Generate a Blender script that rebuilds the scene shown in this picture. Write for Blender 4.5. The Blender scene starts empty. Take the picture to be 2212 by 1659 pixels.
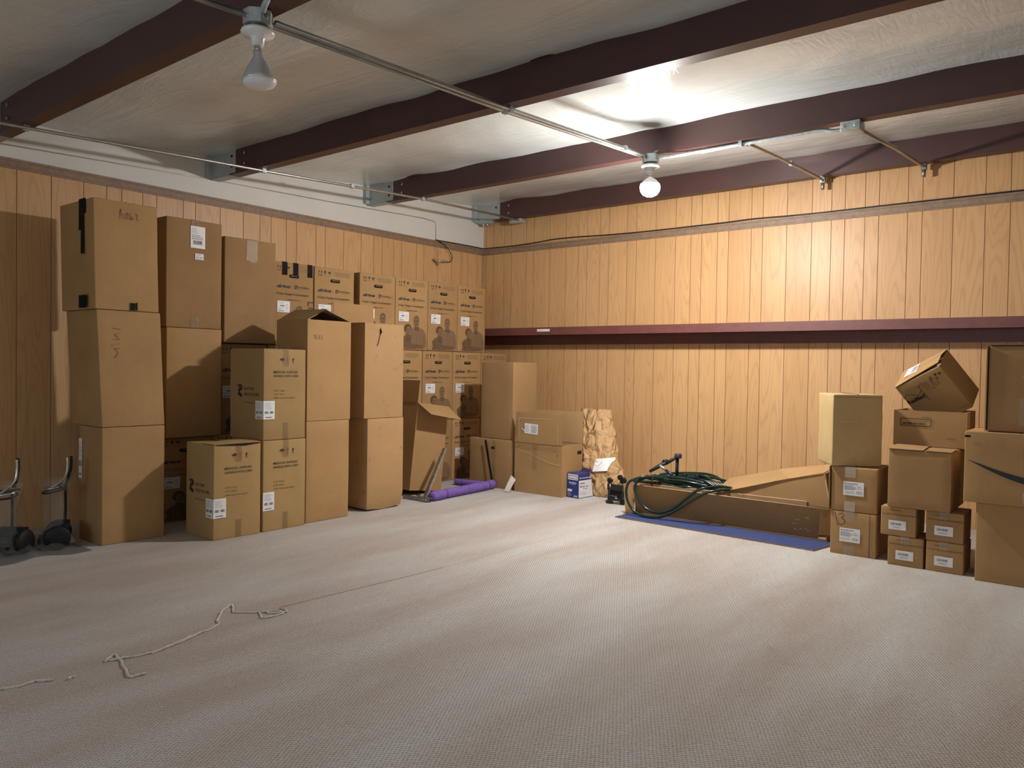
import bpy, bmesh, math, random
from mathutils import Vector, Matrix, noise
random.seed(7)
S = bpy.context.scene
COL = S.collection
PI = math.pi

# ---------------------------------------------------------------- camera
F_PX, YAW, PITCH, ROLL = 1677.714, -0.678322, -0.0223417, -0.0162611
cd = bpy.data.cameras.new('camera'); cam = bpy.data.objects.new('camera', cd); COL.objects.link(cam)
cd.sensor_fit = 'HORIZONTAL'; cd.sensor_width = 36; cd.lens = F_PX/2212*36; cd.clip_start = .05
cy, sy = math.cos(YAW), math.sin(YAW)
fwd = Vector((sy*math.cos(PITCH), cy*math.cos(PITCH), math.sin(PITCH)))
rgt = Vector((cy, -sy, 0)); dwn = fwd.cross(rgt)
r2 = rgt*math.cos(ROLL)+dwn*math.sin(ROLL); d2 = dwn*math.cos(ROLL)-rgt*math.sin(ROLL)
m = Matrix((r2, -d2, -fwd)).transposed().to_4x4(); m.translation = (5.886, -6.741, 1.171)
cam.matrix_world = m; S.camera = cam

# ---------------------------------------------------------------- world, lights, exposure
w = bpy.data.worlds.new('world'); S.world = w; w.use_nodes = True
w.node_tree.nodes['Background'].inputs[0].default_value = (.75, .85, 1, 1)
w.node_tree.nodes['Background'].inputs[1].default_value = .3
S.view_settings.view_transform = 'Standard'; S.view_settings.look = 'None'
S.view_settings.gamma = 1; S.view_settings.use_curve_mapping = False
S.view_settings.exposure = 0.84
BULB_STRENGTH = 900.0; FILL_BULB = 105.0
def area(name, loc, rot, sx, sy_, power, col):
    l = bpy.data.lights.new(name, 'AREA'); l.shape = 'RECTANGLE'; l.size = sx; l.size_y = sy_
    l.energy = power; l.color = col
    o = bpy.data.objects.new(name, l); COL.objects.link(o); o.location = loc; o.rotation_euler = rot
# cool fill lights added behind the camera, in two invented openings
area('window_daylight', (3.2, -9.62, 1.45), (PI/2, 0, 0), 2.4, 1.2, 22, (.80, .90, 1))
area('window_daylight', (6.6, -9.62, 1.45), (PI/2, 0, 0), 2.4, 1.2, 13, (.84, .92, 1))

# ---------------------------------------------------------------- materials
MATS = {}
class NT:
    def __init__(s, name):
        s.m = bpy.data.materials.new(name); s.m.use_nodes = True; s.t = s.m.node_tree
        s.b = s.t.nodes['Principled BSDF']; MATS[name] = s.m
    def n(s, typ, **kw):
        o = s.t.nodes.new(typ)
        for k, v in kw.items():
            if k == 'i':
                for a, b in v.items(): o.inputs[a].default_value = b
            else: setattr(o, k, v)
        return o
    def l(s, a, b): s.t.links.new(a, b)
    def coord(s, scale=(1, 1, 1), rot=(0, 0, 0)):
        c = s.n('ShaderNodeTexCoord'); mp = s.n('ShaderNodeMapping')
        mp.inputs['Scale'].default_value = scale; mp.inputs['Rotation'].default_value = rot
        s.l(c.outputs['Object'], mp.inputs[0]); return mp.outputs[0]
    def noise(s, vec, scale, detail=4, rough=.55, dim='3D', w=None, dist=0):
        o = s.n('ShaderNodeTexNoise', noise_dimensions=dim); s.l(vec, o.inputs['Vector'])
        o.inputs['Scale'].default_value = scale; o.inputs['Detail'].default_value = detail
        o.inputs['Roughness'].default_value = rough; o.inputs['Distortion'].default_value = dist
        if w is not None: s.l(w, o.inputs['W'])
        return o.outputs['Fac']
    def ramp(s, fac, *stops):
        o = s.n('ShaderNodeValToRGB'); s.l(fac, o.inputs[0]); e = o.color_ramp.elements
        while len(e) < len(stops): e.new(.5)
        for k, (p, c) in enumerate(stops):
            e[k].position = p; e[k].color = (c, c, c, 1) if isinstance(c, (int, float)) else (*c, 1)
        return o.outputs[0]
    def math(s, op, a, b=None, c=None):
        o = s.n('ShaderNodeMath', operation=op)
        for k, v in enumerate((a, b, c)):
            if v is None: continue
            if isinstance(v, (int, float)): o.inputs[k].default_value = v
            else: s.l(v, o.inputs[k])
        return o.outputs[0]
    def mix(s, fac, a, b, mode='MIX'):
        o = s.n('ShaderNodeMix', data_type='RGBA', blend_type=mode)
        for sock, v in ((o.inputs[0], fac), (o.inputs[6], a), (o.inputs[7], b)):
            if isinstance(v, (int, float)): sock.default_value = v
            elif isinstance(v, tuple): sock.default_value = (*v, 1)
            else: s.l(v, sock)
        return o.outputs[2]
    def bump(s, h, strength, dist):
        o = s.n('ShaderNodeBump'); o.inputs['Strength'].default_value = strength
        o.inputs['Distance'].default_value = dist; s.l(h, o.inputs['Height'])
        s.l(o.outputs[0], s.b.inputs['Normal']); return o
    def set(s, col=None, rough=None, metal=None, spec=None):
        if col is not None:
            if isinstance(col, tuple): s.b.inputs['Base Color'].default_value = (*col, 1)
            else: s.l(col, s.b.inputs['Base Color'])
        if rough is not None: s.b.inputs['Roughness'].default_value = rough
        if metal is not None: s.b.inputs['Metallic'].default_value = metal
        if spec is not None: s.b.inputs['Specular IOR Level'].default_value = spec
        return s

def simple(name, col, rough=.6, metal=0, spec=.5, var=.12, scale=14, bump=0):
    t = NT(name); v = t.coord(); f = t.noise(v, scale)
    c = t.mix(t.ramp(f, (.3, 0.), (.7, 1.)), tuple(x*(1-var) for x in col), tuple(min(1, x*(1+var)) for x in col))
    t.set(c, rough, metal, spec)
    if bump: t.bump(f, bump, .002)
    return t.m

def cardboard(name, col, stain=.25, hue=.1):
    t = NT(name); v = t.coord()
    oi = t.n('ShaderNodeObjectInfo').outputs['Random']
    big = t.noise(v, 3.5, 4, .6, '4D', t.math('MULTIPLY', oi, 37.))
    fine = t.noise(v, 260, 2, .7)
    fib = t.noise(t.coord((1, 1, .05)), 90, 3, .6)
    c = t.mix(t.ramp(big, (.35, 0.), (.68, 1.)), tuple(x*.90 for x in col), tuple(x*1.07 for x in col))
    c = t.mix(t.math('MULTIPLY', fine, .25), c, tuple(x*.62 for x in col))
    c = t.mix(t.math('MULTIPLY', fib, .18), c, tuple(min(1, x*1.25) for x in col))
    st = t.noise(v, 7, 6, .7, '4D', t.math('MULTIPLY', oi, 91.), 1.2)
    c = t.mix(t.math('MULTIPLY', t.ramp(st, (.58, 0.), (.74, 1.)), stain), c, tuple(x*.45 for x in col))
    h = t.n('ShaderNodeHueSaturation'); t.l(c, h.inputs['Color'])
    t.l(t.math('ADD', t.math('MULTIPLY', oi, hue*2), 1-hue), h.inputs['Value'])
    t.set(h.outputs[0], .82, spec=.25)
    hh = t.math('ADD', t.math('MULTIPLY', big, 1.0), t.math('MULTIPLY', fib, .12))
    t.bump(hh, .35, .012); return t.m

cardboard('cardboard', (.385, .232, .100))
cardboard('cardboard_dark', (.335, .200, .088), .35)
cardboard('cardboard_yellow', (.50, .36, .17), .55)
cardboard('cardboard_olive', (.375, .245, .104), .2)
cardboard('cardboard_inside', (.43, .265, .122), .12)
cardboard('cardboard_dirty', (.40, .245, .112), 1.0)
simple('kraft_edge', (.58, .42, .26), .9)
simple('kraft_paper_plain', (.5, .3, .14))
simple('ink_dark', (.035, .022, .02), .7)
simple('ink_brown', (.095, .052, .027), .8)
simple('ink_brown_light', (.20, .118, .058), .8, var=.15, scale=60)
simple('ink_brown_mid', (.135, .078, .040), .8, var=.3, scale=60)
simple('ink_navy', (.018, .014, .045), .7)
simple('ink_pale', (.25, .150, .078), .8)
simple('pencil', (.24, .145, .075), .9)
simple('red_girt', (.150, .052, .045), .45)
simple('label_paper', (.74, .74, .74), .5, var=.02)
simple('label_print', (.16, .16, .18), .6)
simple('label_print_light', (.42, .43, .45), .6)
simple('black_tape', (.008, .009, .010), .75, spec=.15)
simple('hole_black', (.006, .005, .004), 1)
simple('amazon_ink', (.010, .016, .020), .6)
simple('box_blue', (.018, .035, .20), .4, var=.05)
simple('box_white', (.70, .71, .73), .45, var=.02)
simple('rubber_black', (.009, .010, .011), .55, spec=.25)
simple('plastic_black', (.010, .010, .011), .28)
simple('chrome', (.62, .62, .62), .22, 1, var=.1)
simple('steel_bar', (.30, .29, .28), .38, .9, var=.25, scale=30)
simple('conduit_metal', (.38, .37, .34), .32, .75, var=.12, scale=20)
simple('galvanised', (.42, .48, .49), .42, .5, var=.18, scale=45)
simple('bracket_paint', (.40, .45, .45), .5, .2, var=.1, scale=12)
simple('porcelain', (.75, .76, .74), .22, var=.03)
simple('bulb_shell', (.52, .54, .55), .3, .35, var=.05)
simple('bulb_face', (.78, .80, .82), .3, var=.02)
simple('cable_black', (.012, .010, .010), .5)
simple('foam_purple', (.17, .095, .37), .75, var=.22, scale=45, bump=.5)
simple('mat_blue', (.032, .050, .15), .8, var=.18, scale=60, bump=.3)
simple('navy_metal', (.016, .028, .055), .32, .3)
simple('grip_dark', (.035, .037, .042), .55)
simple('white_plastic', (.75, .73, .68), .5)
simple('hose_green', (.010, .030, .022), .22, var=.2)
simple('hose_dark', (.012, .018, .017), .3, var=.2)
simple('trim_wood', (.25, .165, .105), .55, var=.2, scale=30)
simple('corner_wood', (.42, .27, .15), .5)
simple('white_paint', (.66, .655, .61), .55, var=.03, scale=3)
simple('paper_white', (.80, .80, .80), .6, var=.03)

def tape_mat(name, col, rough, alpha):
    t = NT(name); v = t.coord(); f = t.noise(v, 40, 5, .7, dist=1.5)
    t.set(col, rough, spec=.8); t.b.inputs['Alpha'].default_value = alpha
    t.bump(f, .8, .004); return t.m
tape_mat('clear_tape', (.50, .44, .35), .10, .20)
tape_mat('tan_tape', (.33, .20, .10), .3, .22)
tape_mat('shiny_tape', (.64, .55, .44), .06, .34)
tape_mat('plastic_film', (.42, .44, .42), .06, .12)

def emis(name, col, st):
    t = NT(name); t.b.inputs['Base Color'].default_value = (*col, 1)
    t.b.inputs['Emission Color'].default_value = (*col, 1); t.b.inputs['Emission Strength'].default_value = st
emis('bulb_glow', (1, .96, .93), BULB_STRENGTH)
emis('bulb_glow_cool', (.88, .95, 1), FILL_BULB)
emis('bulb_glow_soft', (1, .96, .93), BULB_STRENGTH*.35); emis('bulb_glow_cool_soft', (.88, .95, 1), FILL_BULB*.35)

t = NT('kraft_paper'); v = t.coord((1, 1, .75), (.3, .25, 0))
d1 = t.n('ShaderNodeTexVoronoi', feature='DISTANCE_TO_EDGE'); nz_ = t.n('ShaderNodeTexNoise'); t.l(v, nz_.inputs['Vector']); nz_.inputs['Scale'].default_value = 9
mv = t.n('ShaderNodeMix', data_type='VECTOR'); mv.inputs[0].default_value = .10; t.l(v, mv.inputs[4]); t.l(nz_.outputs['Color'], mv.inputs[5])
t.l(mv.outputs[1], d1.inputs['Vector']); d1.inputs['Scale'].default_value = 10
d2_ = t.n('ShaderNodeTexVoronoi', feature='F1'); t.l(mv.outputs[1], d2_.inputs['Vector']); d2_.inputs['Scale'].default_value = 19
hh = t.math('ADD', t.ramp(d1.outputs['Distance'], (0, 0.), (.35, 1.)), t.math('MULTIPLY', d2_.outputs['Distance'], .55))
t.set(t.mix(t.noise(v, 6), (.47, .285, .130), (.56, .35, .165)), .6, spec=.4); t.bump(hh, 1.0, .022)
# steel primer
t = NT('red_steel'); v = t.coord(); f = t.noise(v, 5, 5, .6)
t.set(t.mix(f, (.058, .028, .027), (.088, .040, .037)), .42, .1, .5); t.bump(t.noise(v, 60, 2), .1, .001)
# wood panelling: contour lines of a stretched noise field, a fresh field on every plank
t = NT('wood_panel')
c = t.n('ShaderNodeTexCoord'); at = t.n('ShaderNodeAttribute', attribute_name='plank', attribute_type='GEOMETRY')
mp = t.n('ShaderNodeMapping'); mp.inputs['Scale'].default_value = (1, 1, .085); t.l(c.outputs['Object'], mp.inputs[0])
W = t.math('MULTIPLY', at.outputs['Fac'], 5.37)
f1 = t.noise(mp.outputs[0], 7.5, 1.5, .4, '4D', W)
rings = t.math('SINE', t.math('MULTIPLY', f1, 95.))
rings = t.ramp(t.math('ADD', t.math('MULTIPLY', rings, .5), .5), (.0, 1.), (.30, .15), (1., 0.))
mp2 = t.n('ShaderNodeMapping'); mp2.inputs['Scale'].default_value = (1, 1, .02); t.l(c.outputs['Object'], mp2.inputs[0])
pores = t.noise(mp2.outputs[0], 210, 3, .7, '4D', W)
tone = t.noise(mp2.outputs[0], 2.2, 2, .5, '4D', W)
base = t.mix(t.ramp(tone, (.3, 0.), (.7, 1.)), (.56, .325, .145), (.64, .390, .185))
base = t.mix(t.math('MULTIPLY', rings, .26), base, (.36, .18, .070))
base = t.mix(t.math('MULTIPLY', t.ramp(pores, (.5, 0.), (.72, 1.)), .16), base, (.33, .17, .07))
t.set(base, .42, spec=.4); t.bump(pores, .12, .001)
simple('groove_dark', (.24, .125, .058), .7)
# ceiling vinyl
t = NT('ceiling_vinyl'); v = t.coord()
wr = t.noise(t.coord((.5, 1.6, 1), (0, 0, .5)), 2.2, 5, .55, dist=1.6)
wf = t.noise(t.coord((3, .7, 1), (0, 0, -.35)), 6, 4, .5, dist=2.2)
st = t.noise(v, 1.1, 4, .6)
t.set(t.mix(t.ramp(st, (.35, 0.), (.7, 1.)), (.60, .645, .625), (.68, .72, .705)), .16, spec=.5)
t.bump(t.math('ADD', wr, t.math('MULTIPLY', wf, .35)), .16, .05)
# carpet: looped ribs running diagonally across the room
t = NT('carpet')
A = math.radians(30.6)
v = t.coord((1, 1, 1), (0, 0, -A)); sx = t.n('ShaderNodeSeparateXYZ'); t.l(v, sx.inputs[0])
wob = t.noise(v, 9, 3, .6)
xx = t.math('ADD', sx.outputs[0], t.math('MULTIPLY', wob, .010))
rib = t.math('SINE', t.math('MULTIPLY', xx, 2*PI/.0125))
loops = t.math('SINE', t.math('ADD', t.math('MULTIPLY', sx.outputs[1], 2*PI/.012), t.math('MULTIPLY', t.noise(v, 60, 2), 5.)))
fz = t.noise(v, 330, 3, .7); fm = t.noise(v, 85, 3, .7)
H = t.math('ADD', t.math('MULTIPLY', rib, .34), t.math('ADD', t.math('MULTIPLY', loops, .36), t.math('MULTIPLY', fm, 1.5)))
big = t.noise(t.coord((1.6, .38, 1), (0, 0, -A)), 1.6, 4, .55)  # stretched bands: sheen from the lie of the pile, painted into the colour
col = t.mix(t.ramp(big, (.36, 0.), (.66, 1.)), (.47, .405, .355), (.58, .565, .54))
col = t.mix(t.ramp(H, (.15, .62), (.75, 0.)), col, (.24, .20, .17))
col = t.mix(t.math('MULTIPLY', t.ramp(fz, (.55, 0.), (.75, 1.)), .5), col, (.66, .61, .56))
spot = t.noise(v, 1.9, 6, .7)
col = t.mix(t.math('MULTIPLY', t.ramp(spot, (.62, 0.), (.75, 1.)), .22), col, (.16, .12, .095))
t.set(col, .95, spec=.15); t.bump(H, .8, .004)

# ---------------------------------------------------------------- mesh building
class MB:
    def __init__(s): s.v = []; s.f = []; s.m = []; s.names = []; s.sm = []
    def mat(s, name):
        if name not in s.names: s.names.append(name)
        return s.names.index(name)
    def add(s, vs, fs, mat, M=None, smooth=False):
        b = len(s.v); k = s.mat(mat)
        s.v += [tuple(M @ Vector(p)) if M else tuple(p) for p in vs]
        s.f += [tuple(i+b for i in f) for f in fs]; s.m += [k]*len(fs); s.sm += [smooth]*len(fs)
        return s
    def box(s, x0, x1, y0, y1, z0, z1, mat, M=None):
        vs = [(x, y, z) for z in (z0, z1) for y in (y0, y1) for x in (x0, x1)]
        return s.add(vs, [(0, 2, 3, 1), (4, 5, 7, 6), (0, 1, 5, 4), (2, 6, 7, 3), (0, 4, 6, 2), (1, 3, 7, 5)], mat, M)
    def hexa(s, p, mat):     # 8 points: bottom ring 4, top ring 4
        return s.add(p, [(3, 2, 1, 0), (4, 5, 6, 7), (0, 1, 5, 4), (1, 2, 6, 5), (2, 3, 7, 6), (3, 0, 4, 7)], mat)
    def sheet(s, a, b, c, d, th, mat):   # thick panel through four corner points
        a, b, c, d = map(Vector, (a, b, c, d)); n = ((b-a).cross(d-a)).normalized()*th
        return s.hexa([a, b, c, d, a+n, b+n, c+n, d+n], mat)
    def quad(s, a, b, c, d, mat): return s.add([a, b, c, d], [(0, 1, 2, 3)], mat)
    def tube(s, pts, r, mat, n=8, closed=False, caps=True):
        pts = [Vector(p) for p in pts]; rr = r if isinstance(r, (list, tuple)) else [r]*len(pts)
        vs = []; L = len(pts); up = None
        for i, p in enumerate(pts):
            if closed: d = pts[(i+1) % L]-pts[i-1]
            else: d = pts[min(i+1, L-1)]-pts[max(i-1, 0)]
            d = d.normalized() if d.length else Vector((0, 0, 1))
            if up is None: up = Vector((0, 0, 1)) if abs(d.z) < .9 else Vector((1, 0, 0))
            up = (up-d*up.dot(d)); up = up.normalized() if up.length > 1e-6 else d.orthogonal().normalized()
            q = d.cross(up)
            for k in range(n):
                a = 2*PI*k/n; vs.append(p+(up*math.cos(a)+q*math.sin(a))*rr[i])
        fs = []; R = L if closed else L-1
        for i in range(R):
            j = (i+1) % L
            for k in range(n): fs.append((i*n+k, i*n+(k+1) % n, j*n+(k+1) % n, j*n+k))
        if caps and not closed: fs += [tuple(range(n))[::-1], tuple(range((L-1)*n, L*n))]
        return s.add(vs, fs, mat, None, True)
    def lathe(s, prof, mat, M=None, n=24, smooth=True):
        vs = [(r*math.cos(2*PI*k/n), r*math.sin(2*PI*k/n), z) for r, z in prof for k in range(n)]
        fs = [(i*n+k, i*n+(k+1) % n, (i+1)*n+(k+1) % n, (i+1)*n+k) for i in range(len(prof)-1) for k in range(n)]
        fs += [tuple(range(n))[::-1], tuple(range((len(prof)-1)*n, len(prof)*n))]
        return s.add(vs, fs, mat, M, smooth)
    def build(s, name, parent=None, label=None, **kw):
        me = bpy.data.meshes.new(name); me.from_pydata(s.v, [], s.f); me.update()
        for n_ in s.names: me.materials.append(MATS[n_])
        me.polygons.foreach_set('material_index', s.m)
        me.polygons.foreach_set('use_smooth', s.sm)
        o = bpy.data.objects.new(name, me); COL.objects.link(o)
        if parent is not None: o.parent = parent
        if label: o['label'] = label
        return o
def catmull(P, n=8, closed=False):
    P = [Vector(p) for p in P]; out = []; L = len(P)
    for i in range(L if closed else L-1):
        g = (lambda k: P[k % L]) if closed else (lambda k: P[max(0, min(L-1, k))])
        a, b, c, d = g(i-1), g(i), g(i+1), g(i+2)
        for k in range(n):
            u = k/n
            out.append(.5*((2*b)+(c-a)*u+(2*a-5*b+4*c-d)*u*u+(3*b-a-3*c+d)*u**3))
    if not closed: out.append(P[-1])
    return out
def tag(o, label, cat, group=None, kind=None):
    o['label'] = label; o['category'] = cat
    if group: o['group'] = group
    if kind: o['kind'] = kind
    return o
def struct(o, label=None):
    o['kind'] = 'structure'
    if label: o['label'] = label
    return o
def empty(name, loc=(0, 0, 0), rz=0):
    o = bpy.data.objects.new(name, None); COL.objects.link(o); o.location = loc; o.rotation_euler = (0, 0, rz)
    o.empty_display_size = .1; return o
def dup(root):
    r = root.copy(); COL.objects.link(r)
    for ch in root.children:
        c = ch.copy(); COL.objects.link(c); c.parent = r
        for g in ch.children:
            d = g.copy(); COL.objects.link(d); d.parent = c
    return r

# ---------------------------------------------------------------- printing on faces
_tc = {}
def text_geo(s, bold=0, shear=0):
    k = (s, bold, shear)
    if k not in _tc:
        cu = bpy.data.curves.new('t', 'FONT'); cu.body = s; cu.size = 1; cu.offset = bold; cu.shear = shear
        cu.resolution_u = 2; cu.fill_mode = 'FRONT'
        o = bpy.data.objects.new('t', cu); COL.objects.link(o)
        dg = bpy.context.evaluated_depsgraph_get()
        me = bpy.data.meshes.new_from_object(o.evaluated_get(dg))
        vs = [(v.co.x, v.co.y) for v in me.vertices]; fs = [tuple(p.vertices) for p in me.polygons]
        bpy.data.objects.remove(o); bpy.data.curves.remove(cu); bpy.data.meshes.remove(me)
        x0 = min(v[0] for v in vs); x1 = max(v[0] for v in vs); vs = [(a-x0, b) for a, b in vs]
        _tc[k] = (vs, fs, x1-x0)
    return _tc[k]
class Face:
    """draws on a flat box face: u to the right, v up, both from the lower left corner"""
    def __init__(s, mb, M): s.mb = mb; s.M = M
    def poly(s, pts, mat, off=0.0, rot=0, c=(0, 0)):
        P = []
        for u, v in pts:
            if rot:
                du, dv = u-c[0], v-c[1]
                u = c[0]+du*math.cos(rot)-dv*math.sin(rot); v = c[1]+du*math.sin(rot)+dv*math.cos(rot)
            P.append((u, -off, v))
        s.mb.add(P, [tuple(range(len(P)))], mat, s.M)
    def rect(s, u, v, w, h, mat, off=0.0, rot=0, c=None):
        s.poly([(u, v), (u+w, v), (u+w, v+h), (u, v+h)], mat, off, rot, c or (u, v))
    def text(s, t, u, v, cap, mat, width=None, bold=0, shear=0, off=0.0, rot=0):
        vs, fs, tw = text_geo(t, bold, shear); k = cap/.70; kx = k if width is None else width/tw
        cr, sr = math.cos(rot), math.sin(rot)
        P = [(u+(a*kx)*cr-(b*k)*sr, -off, v+(a*kx)*sr+(b*k)*cr) for a, b in vs]
        s.mb.add(P, fs, mat, s.M)
    def line(s, pts, w, mat, off=0.0):
        for (a, b), (c, d) in zip(pts, pts[1:]):
            L = math.hypot(c-a, d-b) or 1; nx, ny = -(d-b)/L*w/2, (c-a)/L*w/2
            s.poly([(a-nx, b-ny), (c-nx, d-ny), (c+nx, d+ny), (a+nx, b+ny)], mat, off)
    def oval(s, u, v, a, b, mat, off=0.0, n=14, rot=0):
        s.poly([(u+a*math.cos(2*PI*k/n), v+b*math.sin(2*PI*k/n)) for k in range(n)], mat, off, rot, (u, v))
    def arrow(s, u, v, h, mat, wd=None, thin=False):
        wd = wd or h*.42; st = wd*(.16 if thin else .28)
        s.rect(u-st/2, v, st, h*.7, mat); s.poly([(u-wd/2, v+h*.6), (u+wd/2, v+h*.6), (u, v+h)], mat)
    def umbrella(s, u, v, h, mat):
        r = h*.48; s.poly([(u+r*math.cos(a*PI/10), v+h*.52+r*.85*math.sin(a*PI/10)) for a in range(11)], mat)
        s.rect(u-h*.03, v+h*.05, h*.06, h*.5, mat); s.rect(u-h*.15, v, h*.16, h*.06, mat)
    def glass(s, u, v, h, mat):
        s.poly([(u-h*.22, v+h), (u-h*.18, v+h*.55), (u-h*.03, v+h*.4), (u+h*.03, v+h*.4), (u+h*.18, v+h*.55), (u+h*.22, v+h)], mat)
        s.rect(u-h*.03, v+h*.08, h*.06, h*.4, mat); s.rect(u-h*.16, v, h*.32, h*.07, mat)
    def outglass(s, u, v, h, mat):
        w_ = h*.07
        s.line([(u-h*.2, v+h), (u-h*.14, v+h*.55), (u, v+h*.42), (u+h*.14, v+h*.55), (u+h*.2, v+h), (u-h*.2, v+h)], w_, mat)
        s.line([(u, v+h*.42), (u, v+h*.1)], w_, mat); s.line([(u-h*.2, v+h*.04), (u+h*.2, v+h*.04)], w_, mat)
    def barcode(s, u, v, w_, h, mat, n=12, off=0.0):
        rnd = random.Random(int(u*1e4)+n); x = u
        while x < u+w_:
            b = w_/n*rnd.uniform(.25, .8); s.rect(x, v, min(b, u+w_-x), h, mat, off); x += b+w_/n*rnd.uniform(.2, .5)
    def smallprint(s, u, v, w_, h, rows, mat, off=0.0, seed=1):
        rnd = random.Random(seed)
        for k in range(rows):
            y = v+h*(rows-1-k)/rows; x = u
            end = u+w_*rnd.uniform(.65, 1)
            while x < end-w_*.03:
                b = w_*rnd.uniform(.06, .2); s.rect(x, y, min(b, end-x), h/rows*.45, mat, off); x += b+w_*.03
def front(w_, d, off=.0015, x0=None):
    return Matrix.Translation((-w_/2 if x0 is None else x0, -d/2-off, 0))
def left_side(w_, d, off=.0015):     # the -x face seen from its outside: u runs towards -y ... from the back to the front
    return Matrix(((0, 1, 0, -w_/2-off+0), (-1, 0, 0, d/2), (0, 0, 1, 0), (0, 0, 0, 1)))
def right_side(w_, d, off=.0015):    # the +x face
    return Matrix(((0, -1, 0, w_/2+off), (1, 0, 0, -d/2), (0, 0, 1, 0), (0, 0, 0, 1)))

# ---------------------------------------------------------------- cartons
def rbox_mesh(mb, w_, d, h, mat, seed=0, amp=.003, r=.006, top=None, crush=None, nseg=6, z0=0):
    """closed carton with soft edges and slightly bowed sides; displacement only goes inwards"""
    rnd = random.Random(seed); off = Vector((rnd.uniform(0, 50), rnd.uniform(0, 50), rnd.uniform(0, 50)))
    def axis(L):
        e = r/(L/2); a = [-1, -1+e*.5, -1+e]
        a += [(-1+e)+(2-2*e)*k/nseg for k in range(1, nseg)]
        return a+[1-e, 1-e*.5, 1]
    ax, ay, az = axis(w_), axis(d), axis(h); idx = {}; vs = []; fs = []
    hw, hd, hh = w_/2, d/2, h/2
    def V(i, j, k):
        if (i, j, k) in idx: return idx[(i, j, k)]
        p = Vector((ax[i]*hw, ay[j]*hd, az[k]*hh))
        c = Vector((max(-hw+r, min(hw-r, p.x)), max(-hd+r, min(hd-r, p.y)), max(-hh+r, min(hh-r, p.z))))
        dd = p-c
        if dd.length > 1e-9: p = c+dd.normalized()*r
        q = p+off
        n1 = (noise.noise(q*2.6)+1)/2*amp+(noise.noise(q*9)+1)/2*amp*.5
        p.x -= math.copysign(n1, p.x) if abs(p.x) > hw*.5 else 0
        p.y -= math.copysign(n1, p.y) if abs(p.y) > hd*.5 else 0
        if p.z > 0: p.z -= n1*.5
        p.z += hh+z0
        if crush: p = crush(p)
        if top:
            tt = (p.z-z0)/h; p.x += top[0]*tt; p.y += top[1]*tt
        idx[(i, j, k)] = len(vs); vs.append(p); return idx[(i, j, k)]
    nx, ny, nz = len(ax)-1, len(ay)-1, len(az)-1
    for i in range(nx):
        for j in range(ny):
            fs.append((V(i, j, 0), V(i, j+1, 0), V(i+1, j+1, 0), V(i+1, j, 0)))
            fs.append((V(i, j, nz), V(i+1, j, nz), V(i+1, j+1, nz), V(i, j+1, nz)))
    for i in range(nx):
        for k in range(nz):
            fs.append((V(i, 0, k), V(i+1, 0, k), V(i+1, 0, k+1), V(i, 0, k+1)))
            fs.append((V(i, ny, k), V(i, ny, k+1), V(i+1, ny, k+1), V(i+1, ny, k)))
    for j in range(ny):
        for k in range(nz):
            fs.append((V(0, j, k), V(0, j, k+1), V(0, j+1, k+1), V(0, j+1, k)))
            fs.append((V(nx, j, k), V(nx, j+1, k), V(nx, j+1, k+1), V(nx, j, k+1)))
    mb.add(vs, fs, mat, None, True)
GB = 'cardboard boxes stacked around the room'
def tape_on(root, w_, d, h, mat='tan_tape', tw=.05, drop=.07, u=.5, along='y', bottom=True, sh=(0, 0)):
    """strip over the top seam that laps down the front, and one lapping up from below"""
    mb = MB(); e = .0012
    x = -w_/2+w_*u
    mb.box(x-tw/2, x+tw/2, -d/2-e, d/2+e, h, h+e, mat)
    mb.box(x-tw/2, x+tw/2, -d/2-e*1.6, -d/2-e*.6, h-drop, h+e, mat)
    o_ = mb.build('packing_tape', root)
    if bottom:
        mb = MB(); mb.box(x-tw/2, x+tw/2, -d/2-e*1.6, -d/2-e*.6, 0.002, drop, mat); mb.build('packing_tape', root)
    return o_
def carton(label, x, y, z, w_, d, h, rz=0, mat='cardboard', seed=1, top=None, crush=None, group=GB, amp=.003, seam=True, r=.006):
    root = empty('cardboard_box', (x, y, z), rz)
    tag(root, label, 'box', group)
    mb = MB(); rbox_mesh(mb, w_, d, h, mat, seed, amp, r, top, crush)
    if seam:   # flap joint on top and the crease under the flaps
        sx, sy_ = (top or (0, 0))
        mb.box(-.0015+sx, .0015+sx, -d/2+.004+sy_, d/2-.004+sy_, h-.004, h+.0004, 'hole_black')
    mb.build('box_body', root)
    return root
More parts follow.
